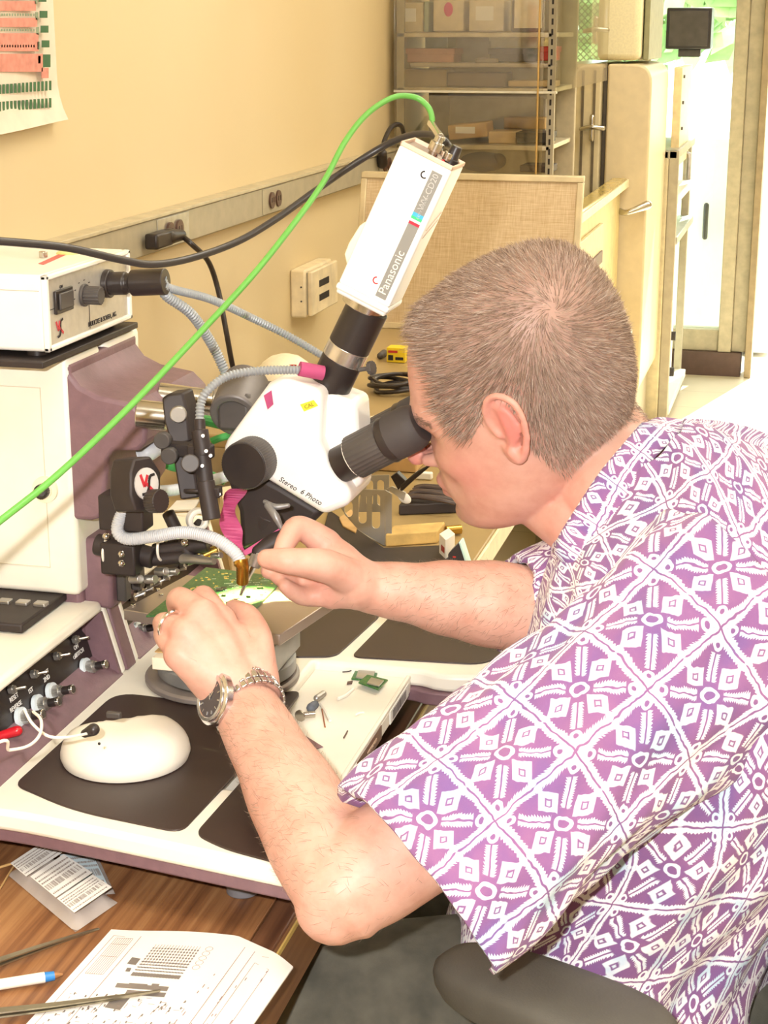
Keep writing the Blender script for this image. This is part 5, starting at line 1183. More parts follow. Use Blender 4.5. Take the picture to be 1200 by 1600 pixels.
obj('box_body', MB().prism([c0, c1, c1+Vector((0, .10, 0)), c0+Vector((0, .10, 0))], (0, 0, .016)), BLACKM, bx, .002)
for k in range(6):
    y = c0.y+.015+k*.014; obj('lead', MB().tube(spline([Vector((c0.x+.004, y, zt+.019)), Vector((c0.x+.02, y+.004*(-1)**k, zt+.024)), Vector((c1.x-.02, y, zt+.022)), Vector((c1.x-.004, y+.003, zt+.018))], 6), .0032, 8), M('brown_leads', '4A3B34', .5), bx)
tag(obj('cardboard_scrap', MB().prism([S(530, 815), S(548, 802), S(562, 814), S(556, 838), S(536, 828)], (0, 0, .006)), CARD, None, .0006), 'yellow cardboard scrap under the microscope head', 'cardboard')
q = S(690, 872); t = thing('white_carton', 'small white carton with a red print standing right of the sponge', 'box', tuple(q))
a = S(686, 868); b = S(696, 878)
obj('carton', MB().prism([a, b, b+Vector((.006, .03, 0)), a+Vector((.006, .03, 0))], (0, 0, .030)), WHITE, t, .0006)
obj('red_print', MB().prism([a.lerp(b, .3)+Vector((0, -.0004, .010)), a.lerp(b, .8)+Vector((0, -.0004, .010)), a.lerp(b, .8)+Vector((0, -.0004, .018)), a.lerp(b, .3)+Vector((0, -.0004, .018))], (.0005, -.0005, 0)), M('brownish_red', 'A8453C', .6), t)
a, b = S(700, 884), S(728, 884); t = thing('black_carton', 'small black carton with a pale cyan edge near the sponge', 'box', tuple(a))
obj('carton', MB().prism([a, b, b+Vector((-.010, .0, .030)), a+Vector((.0, 0, .016))], (0, .022, 0)), BLACK, t, .0006)
obj('cyan_edge', MB().prism([b+Vector((.0005, 0, 0)), b+Vector((.0025, 0, 0)), b+Vector((-.0078, 0, .0305)), b+Vector((-.0098, 0, .0305))], (0, .022, 0)), M('pale_cyan', 'C4E6E0', .5), t)
obj('red_spot', MB().obox(a.lerp(b, .35)+Vector((0, -.0003, .012)), (.004, .0005, .002), X_, Y_, Z_), M('red_ink', '', 1), t)
tag(obj('battery', MB().cyl(S(697, 829, .007), S(720, 827, .007), .0065, n=20).cyl(S(720, 827, .007), S(722.5, 827, .007), .003), M('brass', '', .3)), 'small brass coloured cylinder lying near the table edge', 'battery')
a = S(590, 760, 0)
item_y = S(620, 770).y+.10
def rbox(name, label, cat, px0, py0, px1, py1, yy, depth, mat, zb=zt):
    a = Yp(px0, py0, yy); b = Yp(px1, py1, yy); return tag(obj(name, MB().box((a.x, yy, zb), (b.x, yy+depth, a.z)), mat, None, .002), label, cat)
rbox('brown_carton', 'brown cardboard box seen under the eyepieces', 'box', 585, 712, 650, 770, S(620, 770).y+.12, .10, CARD)
rbox('cream_packet', 'cream paper packet just in front of the mouth', 'packet', 648, 738, 674, 768, S(660, 772).y+.08, .012, LABEL)
# cards lying under the arm bars
tag(obj('label_card', MB().prism([S(228, 828), S(244, 806), S(300, 803), S(285, 826)], (0, 0, .0025)), LABEL, None, .0004), 'white printed card with a yellow stripe under the bonder arm', 'card')
ob = bpy.data.objects['label_card']; obj('yellow_stripe', MB().prism([S(231, 826, .0027), S(243, 808, .0027), S(252, 807, .0027), S(242, 825, .0027)], (0, 0, .0003)), M('yellow_label_paper', '', 1), ob)
obj('print', MB().prism([S(255, 820, .0027), S(260, 812, .0027), S(290, 810, .0027), S(286, 818, .0027)], (0, 0, .0002)), M('tan_print', 'B9A088', .7), ob)
tag(obj('white_card', MB().prism([S(262, 800), S(276, 785), S(312, 783), S(302, 799)], (0, 0, .003)), LABEL, None, .0004), 'plain white card lying behind the yellow striped card', 'card')
a, b = S(362, 905), S(345, 815)
tag(obj('cream_binder', MB().prism([a, S(372, 905), S(362, 812), b], (0, 0, .05)), M('cream_binder', 'EAD8B8', .6), None, .001), 'cream box edge standing between the stage and the pink ribbon', 'box')
# green straps
GRN = M('green_strap', '3E9A4A', .5)
for pts_, r_, lb_ in (([(236, 690), (258, 668), (300, 655), (345, 662)], .006, 'green cable arching behind the chrome bars'), ([(240, 716), (270, 730), (310, 735), (352, 752)], .0045, 'green cable drooping under the chrome bars'), ([(330, 690), (345, 684), (362, 680)], .004, 'short green cable beside the microscope mount')):
    q_ = [P(x, y, 1.78) for x, y in pts_]; tag(obj('green_cable', MB().tube(spline(q_, 8), r_, 10), GRN), lb_, 'cable')
# on the riser: white dome, yellow box, cable coil
rz_ = riser_z+.0005
c = Zp(446, 600, rz_)
dmn = thing('white_dome', 'cream domed cover with a red mark behind the microscope', 'dome', tuple(c))
obj('shell', MB().lathe(c, [(.050, 0), (.051, .006), (.047, .022), (.038, .036), (.024, .046), (.010, .050), (.001, .0505)], 40), M('cream_dome', 'F2E6C8', .4), dmn)
obj('red_mark', MB().obox(c+Vector((.022, -.028, .037)), (.012, .004, .004), X_, Y_, Z_), M('red_ink', '', 1), dmn)
a = Zp(604, 566, rz_); b = Zp(632, 568, rz_)
yb_x = thing('yellow_box', 'small yellow carton with dark print below the pin board', 'box', tuple(a))
hh = (Yp(604, 543, a.y).z-rz_)
obj('carton', MB().box((a.x, a.y, rz_), (b.x, a.y+.03, rz_+hh)), M('yellow_carton', 'E8CC28', .5), yb_x, .001)
obj('dark_print', MB().box((a.x+.003, a.y-.0006, rz_+.004), (a.x+.012, a.y, rz_+hh*.5)).box((a.x+.016, a.y-.0006, rz_+.005), (b.x-.003, a.y, rz_+hh*.38)), INK, yb_x)
obj('red_print', MB().box((a.x+.003, a.y-.0006, rz_+hh*.66), (a.x+.020, a.y, rz_+hh*.82)), M('red_ink', '', 1), yb_x)
co_ = MB()
cc_ = Zp(618, 612, rz_)
pts_ = []
for k in range(110):
    a_ = k/110*2*PI*4.6; r__ = .038+.006*math.sin(k*.37); pts_.append(cc_+Vector((r__*math.cos(a_), r__*.95*math.sin(a_), .004+.0045*(k/24)+.004*math.sin(a_*1.3))))
co_.tube(pts_, .0035, 8); tag(obj('coiled_cable', co_, BLACK), 'black cable coiled on the raised shelf beside the forehead', 'cable')
tag(obj('small_grey_plug', MB().limb([Zp(594, 556, rz_+.006), Zp(600, 552, rz_+.006)], [.006, .007], 12), DGREY), 'dark grey plug lying left of the yellow carton', 'plug')
# red chair far right
rc_ = thing('red_chair', 'red backed chair far behind, at the right edge', 'chair', (.12, 2.75, 0))
obj('backrest', MB().prism([(p[0], 2.9, p[1]) for p in rounded([(-.16, .36), (.28, .36), (.28, .70), (-.16, .70)], .06, 6)], (0, .04, 0)), M('red_fabric', '9E3A2A', .8), rc_, .01, 3)
obj('seat', MB().prism([(p[0], p[1], .42) for p in rounded([(-.15, 2.5), (.27, 2.5), (.27, 2.9), (-.15, 2.9)], .08, 6)], (0, 0, .06)), M('red_fabric', '', 1), rc_, .02)
for x in (-.10, .23):
    obj('leg', MB().cyl((x, 2.55, 0), (x, 2.55, .42), .012), DGREY, rc_); obj('leg', MB().cyl((x, 2.93, 0), (x, 2.93, .62), .012), DGREY, rc_)
# ================================================================== the man
SKIN = new_mat('skin', 'D89C80', .48, spec=.35); nt = SKIN.node_tree
at_ = nt.nodes.new('ShaderNodeAttribute'); at_.attribute_name = 'tone'
n1 = noise(nt, 45, 5, rough=.6); n2 = noise(nt, 9, 3)
base = ramp(nt, n1, [(.3, 'CE9A86'), (.55, 'D9A996'), (.8, 'E0B4A2')])
red = ramp(nt, n2, [(.35, '000000'), (.75, '686868')])
c1 = mixc(nt, red, base, 'D29488')
sx_ = nt.nodes.new('ShaderNodeSeparateColor'); nt.links.new(at_.outputs['Color'], sx_.inputs[0])
c2 = mixc(nt, sx_.outputs[1], mixc(nt, sx_.outputs[0], c1, 'DB7F78'), 'B08F80')
nt.links.new(c2, bsdf(SKIN).inputs['Base Color'])
bsdf(SKIN).inputs['Subsurface Weight'].default_value = .12; bsdf(SKIN).inputs['Subsurface Radius'].default_value = (.012, .005, .003); bsdf(SKIN).inputs['Subsurface Scale'].default_value = .5
bump(SKIN, noise(nt, 420, 4), .12, .0006)

man = thing('person', 'man with cropped hair in a purple and white patterned shirt, bent at the microscope', 'person', (.12, 1.42, 0))
# ---- head, built in its own frame: f forward, l to his left, u up
HC = P(813, 611, 1.475)
pit = math.radians(20); rol = math.radians(15); yaw_ = math.radians(0)
Rm = Matrix.Rotation(yaw_, 3, 'Z') @ Matrix.Rotation(-pit, 3, 'Y')
hf = Rm @ Vector((-1, 0, 0)); hu = Rm @ Vector((0, 0, 1)); hl = Rm @ Vector((0, -1, 0))
R2 = Matrix.Rotation(-rol, 3, hf); R2 = Matrix.Rotation(rol, 3, hf)
t1 = R2 @ hu
if t1.dot(Vector((0, -1, 0))) < hu.dot(Vector((0, -1, 0))): R2 = Matrix.Rotation(-rol, 3, hf)
hu = (R2 @ hu).normalized(); hl = (R2 @ hl).normalized()
def Hp(f, l, u): return HC+hf*f+hl*l+hu*u
# (u, back, front, half width, position of widest f)
SL = [(.1165, -.050, -.018, .016, -.034), (.113, -.068, .014, .036, -.03), (.105, -.082, .040, .052, -.025), (.090, -.0935, .064, .064, -.022), (.070, -.101, .0785, .0715, -.020), (.045, -.1045, .0875, .0755, -.018),
      (.020, -.104, .0935, .0770, -.015), (.002, -.1015, .0945, .0765, -.010), (-.015, -.098, .0905, .0745, -.006), (-.035, -.090, .0915, .0715, 0), (-.055, -.078, .0935, .0680, .004), (-.072, -.062, .0925, .0635, .010),
      (-.086, -.040, .0935, .0575, .016), (-.098, -.016, .0930, .0485, .024), (-.107, .006, .0850, .037, .036), (-.112, .028, .070, .022, .048)]
def gs(x, m, s): return math.exp(-((x-m)/s)**2)
def head_mesh():
    us = [s[0] for s in SL][::-1]; T = [np.array([s[k] for s in SL][::-1]) for k in range(1, 5)]
    NU, NA = 110, 128
    uu = []
    for i in range(NU):
        t = i/(NU-1); uu.append(us[0]+(us[-1]-us[0])*(.5-.5*math.cos(PI*t)))
    def cub(x, k):
        # smooth interpolation (Catmull-Rom on irregular knots through linear blend)
        return float(np.interp(x, us, T[k]))
    raw = np.array([[cub(u, k) for k in range(4)] for u in uu])
    for _ in range(5): raw[1:-1] = (raw[:-2]+2*raw[1:-1]+raw[2:])/4
    vs = []; fs = []
    for i, u in enumerate(uu):
        b, fr, w, m = raw[i]
        for j in range(NA):
            a = 2*PI*j/NA; ca, sa = math.cos(a), math.sin(a)
            face = max(0, min(1, (.03-u)/.05))         # face region gets a fuller, flatter front
            e = 1-.12*face if ca > 0 else .94
            f = m+(fr-m if ca > 0 else m-b)*(abs(ca)**e)*(1 if ca > 0 else -1)
            l = w*(abs(sa)**(.92 if ca > 0 else .95))*(1 if sa > 0 else -1)
            al = abs(l)
            if f > .02:
                f += .0055*gs(u, .016, .010)*gs(al, .022, .024)                 # brow
                f -= .0110*gs(u, -.003, .010)*gs(al, .031, .015)                # eye socket
                f += .0040*gs(u, -.003, .009)*gs(al, .032, .009)                # eyelid
                f += .0040*gs(u, -.028, .014)*gs(al, .042, .016)                # cheekbone
                f -= .0050*gs(u, -.052, .016)*gs(al, .040, .012)                # beside the mouth
                f += .0040*gs(u, -.060, .016)*gs(al, 0, .024)                   # muzzle
                f -= .0040*gs(u, -.0805, .0055)*gs(al, 0, .022)                 # under lip
                f += .0050*gs(u, -.096, .010)*gs(al, 0, .020)                   # chin
            l *= 1-.045*gs(u, .022, .02)*gs(f, .06, .025)                        # temple
            l *= 1+.03*gs(u, -.07, .02)*gs(f, .01, .03)                          # jaw angle
            vs.append(tuple(Hp(f, l, u)))
    for i in range(NU-1):
        for j in range(NA): fs.append((i*NA+j, i*NA+(j+1) % NA, (i+1)*NA+(j+1) % NA, (i+1)*NA+j))
    fs.append(tuple(range(NA))[::-1]); fs.append(tuple((NU-1)*NA+j for j in range(NA)))
    return MB().add(vs, fs)
bodyMB = head_mesh()
def L(pts, r, n=16): bodyMB.limb(pts, r, n)
# nose
L([Hp(.090, 0, .006), Hp(.1005, 0, -.010), Hp(.1105, 0, -.0245), Hp(.111, 0, -.031)], [.0062, .0072, .0088, .0088])
L([Hp(.098, .0, -.036), Hp(.104, .0, -.035)], [.0068, .006])
for s in (-1, 1): L([Hp(.094, .0125*s, -.034), Hp(.100, .0105*s, -.033)], [.0065, .0060])
# lips
L([Hp(.083, -.024, -.063), Hp(.0945, -.012, -.0605), Hp(.0985, 0, -.0590), Hp(.0945, .012, -.0605), Hp(.083, .024, -.063)], [.0025, .0042, .0048, .0042, .0025])
L([Hp(.083, -.022, -.066), Hp(.0935, -.011, -.0695), Hp(.0965, 0, -.0705), Hp(.0935, .011, -.0695), Hp(.083, .022, -.066)], [.0025, .0045, .0055, .0045, .0025])
# ears
EARW = []
for s in (-1, 1):
    def E_(f, u, o=0): 
        q = Hp(f, (.0735+o)*s, u); return q
    # ear plane leans outwards towards the back
    def Ep(f, u, o=0): return E_((f-.008)*.88+.002, (u+.02)*.98+.008, .006+(.018-(f))*.42+o)
    hel = [Ep(.022, -.030, -.004), Ep(.024, -.018, -.002), Ep(.0235, -.004), Ep(.015, .008), Ep(.002, .0105), Ep(-.0095, .003), Ep(-.0125, -.012), Ep(-.009, -.030), Ep(.000, -.046), Ep(.008, -.052), Ep(.016, -.050, -.002), Ep(.0185, -.040, -.004)]
    L(hel, [.0026, .0028, .0030, .0033, .0034, .0034, .0033, .0033, .0040, .0048, .0042, .0030], 10)
    L([Ep(.012, -.044), Ep(.008, -.050)], [.0055, .005], 12)                       # lobe
    L([Ep(.016, .000, -.003), Ep(.003, -.003, -.001), Ep(-.003, -.016, -.001), Ep(.001, -.030, -.001), Ep(.010, -.037, -.001)], [.0022, .0030, .0030, .0028, .0030], 10)   # antihelix
    L([Ep(.021, -.022, -.001), Ep(.0185, -.028, 0)], [.0035, .0030], 10)             # tragus
    # bowl sheet behind
    L([Ep(.006, -.002, -.006), Ep(.003, -.020, -.006), Ep(.008, -.040, -.006)], [.0065, .0085, .0065], 12)
    L([Ep(.012, -.006, -.010), Ep(.010, -.028, -.010)], [.008, .009], 12)
# ---- neck, shoulders, trunk (the hidden trunk is coarse)
NB = Vector((-.105, 1.425, 1.045))
L([Hp(-.022, 0, -.035), Hp(-.040, 0, -.085), Vector((-.140, 1.425, 1.020)), Vector((-.095, 1.425, .955))], [.058, .057, .060, .072], 32)
L([Hp(.030, 0, -.088), Vector((-.165, 1.418, 1.000)), Vector((-.12, 1.42, .95))], [.030, .042, .06], 24)
SLh = Vector((-.078, 1.262, .950)); SRh = Vector((-.085, 1.60, .985))
L([SLh+Vector((.0, .03, -.01)), Vector((-.06, 1.42, .945)), SRh-Vector((0, .03, .01))], [.050, .072, .050], 28)
L([Vector((-.06, 1.42, .93)), Vector((-.07, 1.42, .80)), Vector((-.08, 1.42, .68)), Vector((-.08, 1.42, .60))], [.09, .105, .11, .12], 32)
# arms : joints from the photograph's joints at their real distances
def arm(pts, r, n=28):
    L(pts, r, n)
LE = P(538, 1388, 1.225); LW = P(383, 1105, 1.382)
arm([SLh, SLh.lerp(LE, .5), LE.lerp(SLh, .12), LE], [.052, .048, .042, .038])
arm([LE, LE.lerp(LW, .22), LE.lerp(LW, .45), LE.lerp(LW, .75), LW], [.0375, .0395, .0370, .0305, .0272])
L([LE+Vector((.003, -.004, -.004)), P(524, 1412, 1.222)], [.034, .030], 20)
RW = P(580, 918, 1.478); RE = P(850, 955, 1.50)
arm([SRh, SRh.lerp(RE, .5), RE], [.05, .045, .038])
arm([RE, RE.lerp(RW, .3), RE.lerp(RW, .55), RE.lerp(RW, .8), RW], [.038, .0390, .0340, .0265, .0232])
# ---- hands
def fing(pts, rs): 
    L([P(*p) for p in pts], rs, 14)
def hand_palm(w, ks, r0, r1):
    for k in ks: L([w, w.lerp(k, .5), k], [r0, (r0+r1)/2, r1], 16)
# left hand, back towards us
lw = P(372, 1078, 1.385)
Lk = [P(343, 972, 1.405), P(315, 962, 1.392), P(291, 990, 1.380), P(283, 1022, 1.376)]
hand_palm(lw, Lk, .0255, .0150)
L([P(405, 1082, 1.39), P(398, 1040, 1.395), P(372, 1000, 1.40)], [.018, .018, .014], 16)
L([P(345, 1085, 1.385), P(315, 1045, 1.38), P(295, 1012, 1.378)], [.017, .018, .014], 16)
fing([(338, 968, 1.402), (318, 936, 1.425), (326, 938, 1.455), (342, 952, 1.474)], [.0140, .0112, .0092, .0076])
fing([(315, 962, 1.392), (284, 936, 1.416), (276, 944, 1.446), (288, 958, 1.468)], [.0136, .0104, .0092, .0076])
fing([(291, 990, 1.380), (262, 975, 1.396), (254, 974, 1.424), (266, 975, 1.452)], [.0128, .0098, .0086, .0070])
fing([(283, 1022, 1.376), (262, 1002, 1.388), (254, 990, 1.410), (262, 988, 1.432)], [.0118, .0090, .0078, .0066])
fing([(404, 1060, 1.392), (402, 1005, 1.402), (388, 968, 1.428), (366, 952, 1.452)], [.0165, .0138, .0118, .0092])
# right hand, palm side towards us, thumb over the forefinger
rw_ = P(560, 912, 1.472)
Rk = [P(508, 852, 1.482), P(503, 880, 1.488), P(508, 905, 1.484), P(520, 928, 1.476)]
hand_palm(rw_, Rk, .0235, .0140)
fing([(510, 850, 1.480), (468, 824, 1.472), (450, 842, 1.462), (440, 862, 1.455)], [.0138, .0108, .0096, .0080])
fing([(503, 880, 1.488), (457, 884, 1.492), (436, 888, 1.482), (420, 892, 1.470)], [.0138, .0108, .0092, .0076])
fing([(508, 905, 1.484), (464, 912, 1.486), (448, 908, 1.474), (436, 902, 1.466)], [.0130, .0102, .0088, .0072])
fing([(520, 928, 1.476), (480, 932, 1.474), (460, 926, 1.466), (446, 916, 1.460)], [.0118, .0090, .0078, .0066])
fing([(552, 906, 1.464), (510, 885, 1.444), (455, 877, 1.432), (417, 873, 1.434)], [.0165, .0150, .0118, .0088])
# ---- legs (hidden under trousers, still there)
HL = Vector((-.06, 1.33, .585)); HR = Vector((-.06, 1.51, .585)); KL = Vector((-.43, 1.235, .585)); KR = Vector((-.41, 1.60, .57))
AL = Vector((-.36, 1.27, .11)); AR = Vector((-.32, 1.58, .11))
def raw_mesh(name, mb):
    me = bpy.data.meshes.new(name); me.from_pydata(mb.v, [], mb.f)
    bm = bmesh.new(); bm.from_mesh(me); bmesh.ops.recalc_face_normals(bm, faces=bm.faces); bm.to_mesh(me); bm.free(); return me
def fuse(name, mb, mat, parent, voxel, smooth=2, fac=.5):
    """melt overlapping closed pieces into one continuous skin"""
    me = raw_mesh(name+'_raw', mb); t = bpy.data.objects.new(name+'_raw', me); COL.objects.link(t)
    m = t.modifiers.new('r', 'REMESH'); m.mode = 'VOXEL'; m.voxel_size = voxel; m.use_smooth_shade = True
    s = t.modifiers.new('s', 'SMOOTH'); s.factor = fac; s.iterations = smooth
    dg = bpy.context.evaluated_depsgraph_get(); dg.update()
    out = bpy.data.meshes.new_from_object(t.evaluated_get(dg)); bpy.data.objects.remove(t)
    off = OFF[parent.name]; out.transform(Matrix.Translation(-off)); out.name = name
    out.materials.clear(); out.materials.append(mat); out.polygons.foreach_set('use_smooth', [True]*len(out.polygons))
    o = bpy.data.objects.new(name, out); COL.objects.link(o); o.parent = parent; OFF[o.name] = off; return o
body = fuse('body', bodyMB, SKIN, man, .0021, 4)
bme = body.data; nV = len(bme.vertices); co = np.empty(nV*3); bme.vertices.foreach_get('co', co); co = co.reshape(-1, 3)+np.array(OFF[man.name])
loc = co-np.array(HC); Fh = loc@np.array(hf); Lh = loc@np.array(hl); Uh = loc@np.array(hu)
def G(a, m, s): return np.exp(-((a-m)/s)**2)
tone = .85*G(Fh, .000, .020)*G(np.abs(Lh), .088, .012)*G(Uh, .010, .032)          # ears
tone += .35*G(Fh, .06, .03)*G(np.abs(Lh), .055, .025)*G(Uh, -.035, .022)*(Fh > 0)   # cheek
tone += .75*G(Fh, .112, .012)*G(Lh, 0, .018)*G(Uh, -.03, .014)                     # nose
tone += .75*G(Fh, .098, .010)*G(Lh, 0, .022)*G(Uh, -.065, .010)                    # lips
tone += .30*G(Fh, -.02, .03)*G(Uh, -.10, .03)
for k in Lk+Rk: tone += .35*np.exp(-(((co-np.array(k))**2).sum(1))/.014**2)
tone = np.clip(tone, 0, 1)
sc_m = np.clip((Uh-.035)/.02, 0, 1)*np.clip((.060+.3*np.maximum(0, Uh-.06)-Fh)/.012, 0, 1)
sc_m = np.maximum(sc_m, np.clip((-.012-Fh)/.02, 0, 1)*np.clip((Uh+.07)/.03, 0, 1)); sc_m *= (np.linalg.norm(loc, axis=1) < .16)
ca = bme.color_attributes.new('tone', 'FLOAT_COLOR', 'POINT'); ca.data.foreach_set('color', np.column_stack([tone, sc_m, tone*0, np.ones(nV)]).ravel().astype(np.float32))
# ---- hair: thousands of short strands from the scalp
tree_ = BVHTree.FromPolygons([tuple(c) for c in co], [tuple(p.vertices) for p in bme.polygons])
def hairline(f, l, u):
    """>0 inside the hair (metres, soft)"""
    al = abs(l)
    if al < .045:
        base_ = .082-.010*(al/.045) if f > .02 else -9
    if f > .0:
        # forehead and temple outline seen from the side
        pts = [(.0, .004), (.024, -.004), (.036, -.012), (.047, -.016), (.0545, .000), (.060, .022), (.0560, .045), (.0555, .060), (.064, .078), (.080, .086)]
        xs_ = pts
        # side rule: hair is behind the front curve
        fr = np.interp(u, [-.004, .010, .030, .050, .064, .080, .090, .12], [.046, .0545, .0605, .0570, .0570, .066, .078, .12])
        lo = np.interp(f, [.0, .012, .024, .036, .047], [.028, .030, .014, .000, -.0035])
        return min(fr-f, u-lo)
    lo = np.interp(f, [-.10, -.075, -.055, -.035, -.018, -.006, .0], [-.070, -.088, -.094, -.080, -.052, -.008, .022])
    return u-lo
HAIRM = new_mat('cropped_hair', '8A6A50', .55, spec=.3); nt = HAIRM.node_tree
ha = nt.nodes.new('ShaderNodeAttribute'); ha.attribute_name = 'shade'
nt.links.new(ramp(nt, ha.outputs['Fac'], [(0, '6B5548'), (.5, '9A8270'), (1, 'C4B2A2')]), bsdf(HAIRM).inputs['Base Color'])
W0 = Vector((-.050, .053, .064)).normalized()             # whorl direction in head frame (f,l,u)
cnt = 0; HV = []; HF = []; HS = []
r_ = np.random.default_rng(11)
off = Vector(OFF[man.name]); tries = 0
whorl = None
while cnt < 30000 and tries < 120000:
    tries += 1
    d = r_.normal(size=3); d /= np.linalg.norm(d)
    if d[2] < -.85: continue
    dirw = hf*d[0]+hl*d[1]+hu*d[2]; org = Hp(-.012, 0, .015)
    hit, nn_, idx, dist = tree_.ray_cast(org+dirw*.2, -dirw, .2)
    if hit is None: continue
    v = hit-HC; f, l, u = v.dot(hf), v.dot(hl), v.dot(hu)
    if abs(l) > .0782 and -.034 < f < .040 and -.06 < u < .047: continue
    h = hairline(f, l, u)
    if h < r_.uniform(-.002, .006)*(1 if u > -.03 else 2.2): continue
    if (hit-org).length > .135: continue
    if nn_.dot(dirw) < 0: nn_ = -nn_
    dl = Vector((f+.012, l, u-.015)).normalized(); ang = math.acos(max(-1, min(1, dl.dot(W0))))
    if ang < .34 and r_.random() < .30*(1-ang/.34): continue      # thin at the crown
    # comb direction: away from the whorl with a slight swirl
    away = (dl-W0*dl.dot(W0)); 
    if away.length < 1e-4: continue
    away.normalize(); sw = W0.cross(away)*(.9*math.exp(-ang*2.2))
    cdir = away+sw; cw = hf*cdir[0]+hl*cdir[1]+hu*cdir[2]; cw = (cw-nn_*cw.dot(nn_)).normalized()
    ln = (.0095 if u > .03 else .0095-.0055*min(1, max(0, (.03-u)/.10)))*r_.uniform(.75, 1.2)
    lift = .62 if f < .045 else 1.1
    tip = hit+cw*ln+nn_*ln*lift*r_.uniform(.5, 1.2)+Vector(r_.normal(size=3))*.0009
    midp = hit+cw*ln*.42+nn_*ln*lift*.62
    hit = hit-nn_*.0008
    side = (tip-hit).cross(Vector(r_.normal(size=3))).normalized()*.00026
    b = len(HV); 
    for q in (hit-side, hit+side, midp-side*.85, midp+side*.85, tip): HV.append(tuple(q-off))
    HF += [(b, b+1, b+3, b+2), (b+2, b+3, b+4)]; s_ = float(np.clip(.5+r_.normal()*.22, 0, 1)); HS += [s_]*5; cnt += 1
hm = bpy.data.meshes.new('hair'); hm.from_pydata(HV, [], HF); hm.materials.append(HAIRM)
aa = hm.attributes.new('shade', 'FLOAT', 'POINT'); aa.data.foreach_set('value', HS)
ho = bpy.data.objects.new('hair', hm); COL.objects.link(ho); ho.parent = man; ho['kind'] = 'stuff'
# eyebrow and forearm hair
def fuzz(name, spots, n, ln, w, mat, grow, seed):
    rg = np.random.default_rng(seed); V = []; F_ = []; S = []
    for _ in range(n):
        c, rad = spots[rg.integers(len(spots))]; dv = Vector(rg.normal(size=3)).normalized()
        hit, nn_, idx, dist = tree_.ray_cast(c+dv*rad*2.2, -dv, rad*2.4)
        if hit is None: continue
        if nn_.dot(dv) < 0: nn_ = -nn_
        g = Vector(grow)+Vector(rg.normal(size=3))*.35; g = (g-nn_*g.dot(nn_)).normalized(); l_ = ln*rg.uniform(.5, 1.2)
        tip = hit+g*l_+nn_*l_*.3; mid_ = hit+g*l_*.5+nn_*l_*.22; side = g.cross(nn_)*w; b = len(V)
        for q in (hit-side, hit+side, mid_+side, mid_-side, tip): V.append(tuple(q-off))
        F_ += [(b, b+1, b+2, b+3), (b+3, b+2, b+4)]; S += [float(np.clip(.45+rg.normal()*.2, 0, 1))]*5
    m = bpy.data.meshes.new(name); m.from_pydata(V, [], F_); m.materials.append(mat); a_ = m.attributes.new('shade', 'FLOAT', 'POINT'); a_.data.foreach_set('value', S)
    o = bpy.data.objects.new(name, m); COL.objects.link(o); o.parent = man; o['kind'] = 'stuff'; return o
ll = [(LE.lerp(LW, t), .04) for t in np.linspace(.05, .9, 14)]
fuzz('forearm_hair', ll, 2600, .009, .00009, HAIRM, (LE-LW).cross(Vector((0, 0, 1))).normalized()*.6+(LW-LE).normalized()*.4, 3)
rl = [(RE.lerp(RW, t), .036) for t in np.linspace(.05, .9, 12)]
fuzz('forearm_hair', rl, 1600, .008, .00009, HAIRM, (RW-RE).normalized()*.6+Vector((0, 0, -.5)), 4)
for s in (-1, 1):
    V = []; 
    pts_ = [Hp(.1005-.0*0, .012*s, .013), Hp(.098, .024*s, .0175), Hp(.090, .038*s, .0185), Hp(.078, .050*s, .013)]
    q = spline(pts_, 10); sp_ = [(p, .012) for p in q]
    rg = np.random.default_rng(9); EV = []; EF = []; ES = []
    for _ in range(420):
        c = q[rg.integers(len(q))]+hu*rg.normal()*.0022; out = (c-Hp(.02, 0, .01)).normalized()
        hit, nn_, i_, d_i = tree_.ray_cast(c+out*.04, -out, .08)
        if hit is None: continue
        if nn_.dot(out) < 0: nn_ = -nn_
        g = (hl*s*.9-hf*.5+hu*.15).normalized(); g = (g-nn_*g.dot(nn_)).normalized(); tip = hit+g*.006+nn_*.0012; side = g.cross(nn_)*.00022; b = len(EV)
        for p in (hit-side, hit+side, tip): EV.append(tuple(p-off))
        EF.append((b, b+1, b+2)); ES += [.35]*3
    m = bpy.data.meshes.new('eyebrow'); m.from_pydata(EV, [], EF); m.materials.append(HAIRM); a_ = m.attributes.new('shade', 'FLOAT', 'POINT'); a_.data.foreach_set('value', ES)
    o = bpy.data.objects.new('eyebrow', m); COL.objects.link(o); o.parent = man

# ---- shirt material: purple bark-cloth print with white lattice, spokes and spades
SH = new_mat('printed_shirt_cloth', '8E5A92', .85, spec=.15); nt = SH.node_tree
uvn = nt.nodes.new('ShaderNodeUVMap'); uvn.uv_map = 'cloth'
wob = nt.nodes.new('ShaderNodeTexNoise'); wob.inputs['Scale'].default_value = 5; wob.inputs['Detail'].default_value = 2; nt.links.new(uvn.outputs[0], wob.inputs['Vector'])
sp = nt.nodes.new('ShaderNodeSeparateXYZ'); nt.links.new(uvn.outputs[0], sp.inputs[0])
wb_ = N(nt, wob.outputs['Fac'])
U_ = N(nt, sp.outputs[0])+(wb_-.5)*.10; V_ = N(nt, sp.outputs[1])-(wb_-.5)*.08
fine = nt.nodes.new('ShaderNodeTexNoise'); fine.inputs['Scale'].default_value = 26; fine.inputs['Detail'].default_value = 2; nt.links.new(uvn.outputs[0], fine.inputs['Vector']); fz = (N(nt, fine.outputs['Fac'])-.5)*.035
a = U_.frac()-.5; b = V_.frac()-.5; aa_ = a.abs(); ab = b.abs()
mx, mn = aa_.max(ab), aa_.min(ab)
e = mx.rsub(.5)                                   # distance to the lattice line
saw = ((aa_-ab)*26.0).frac()
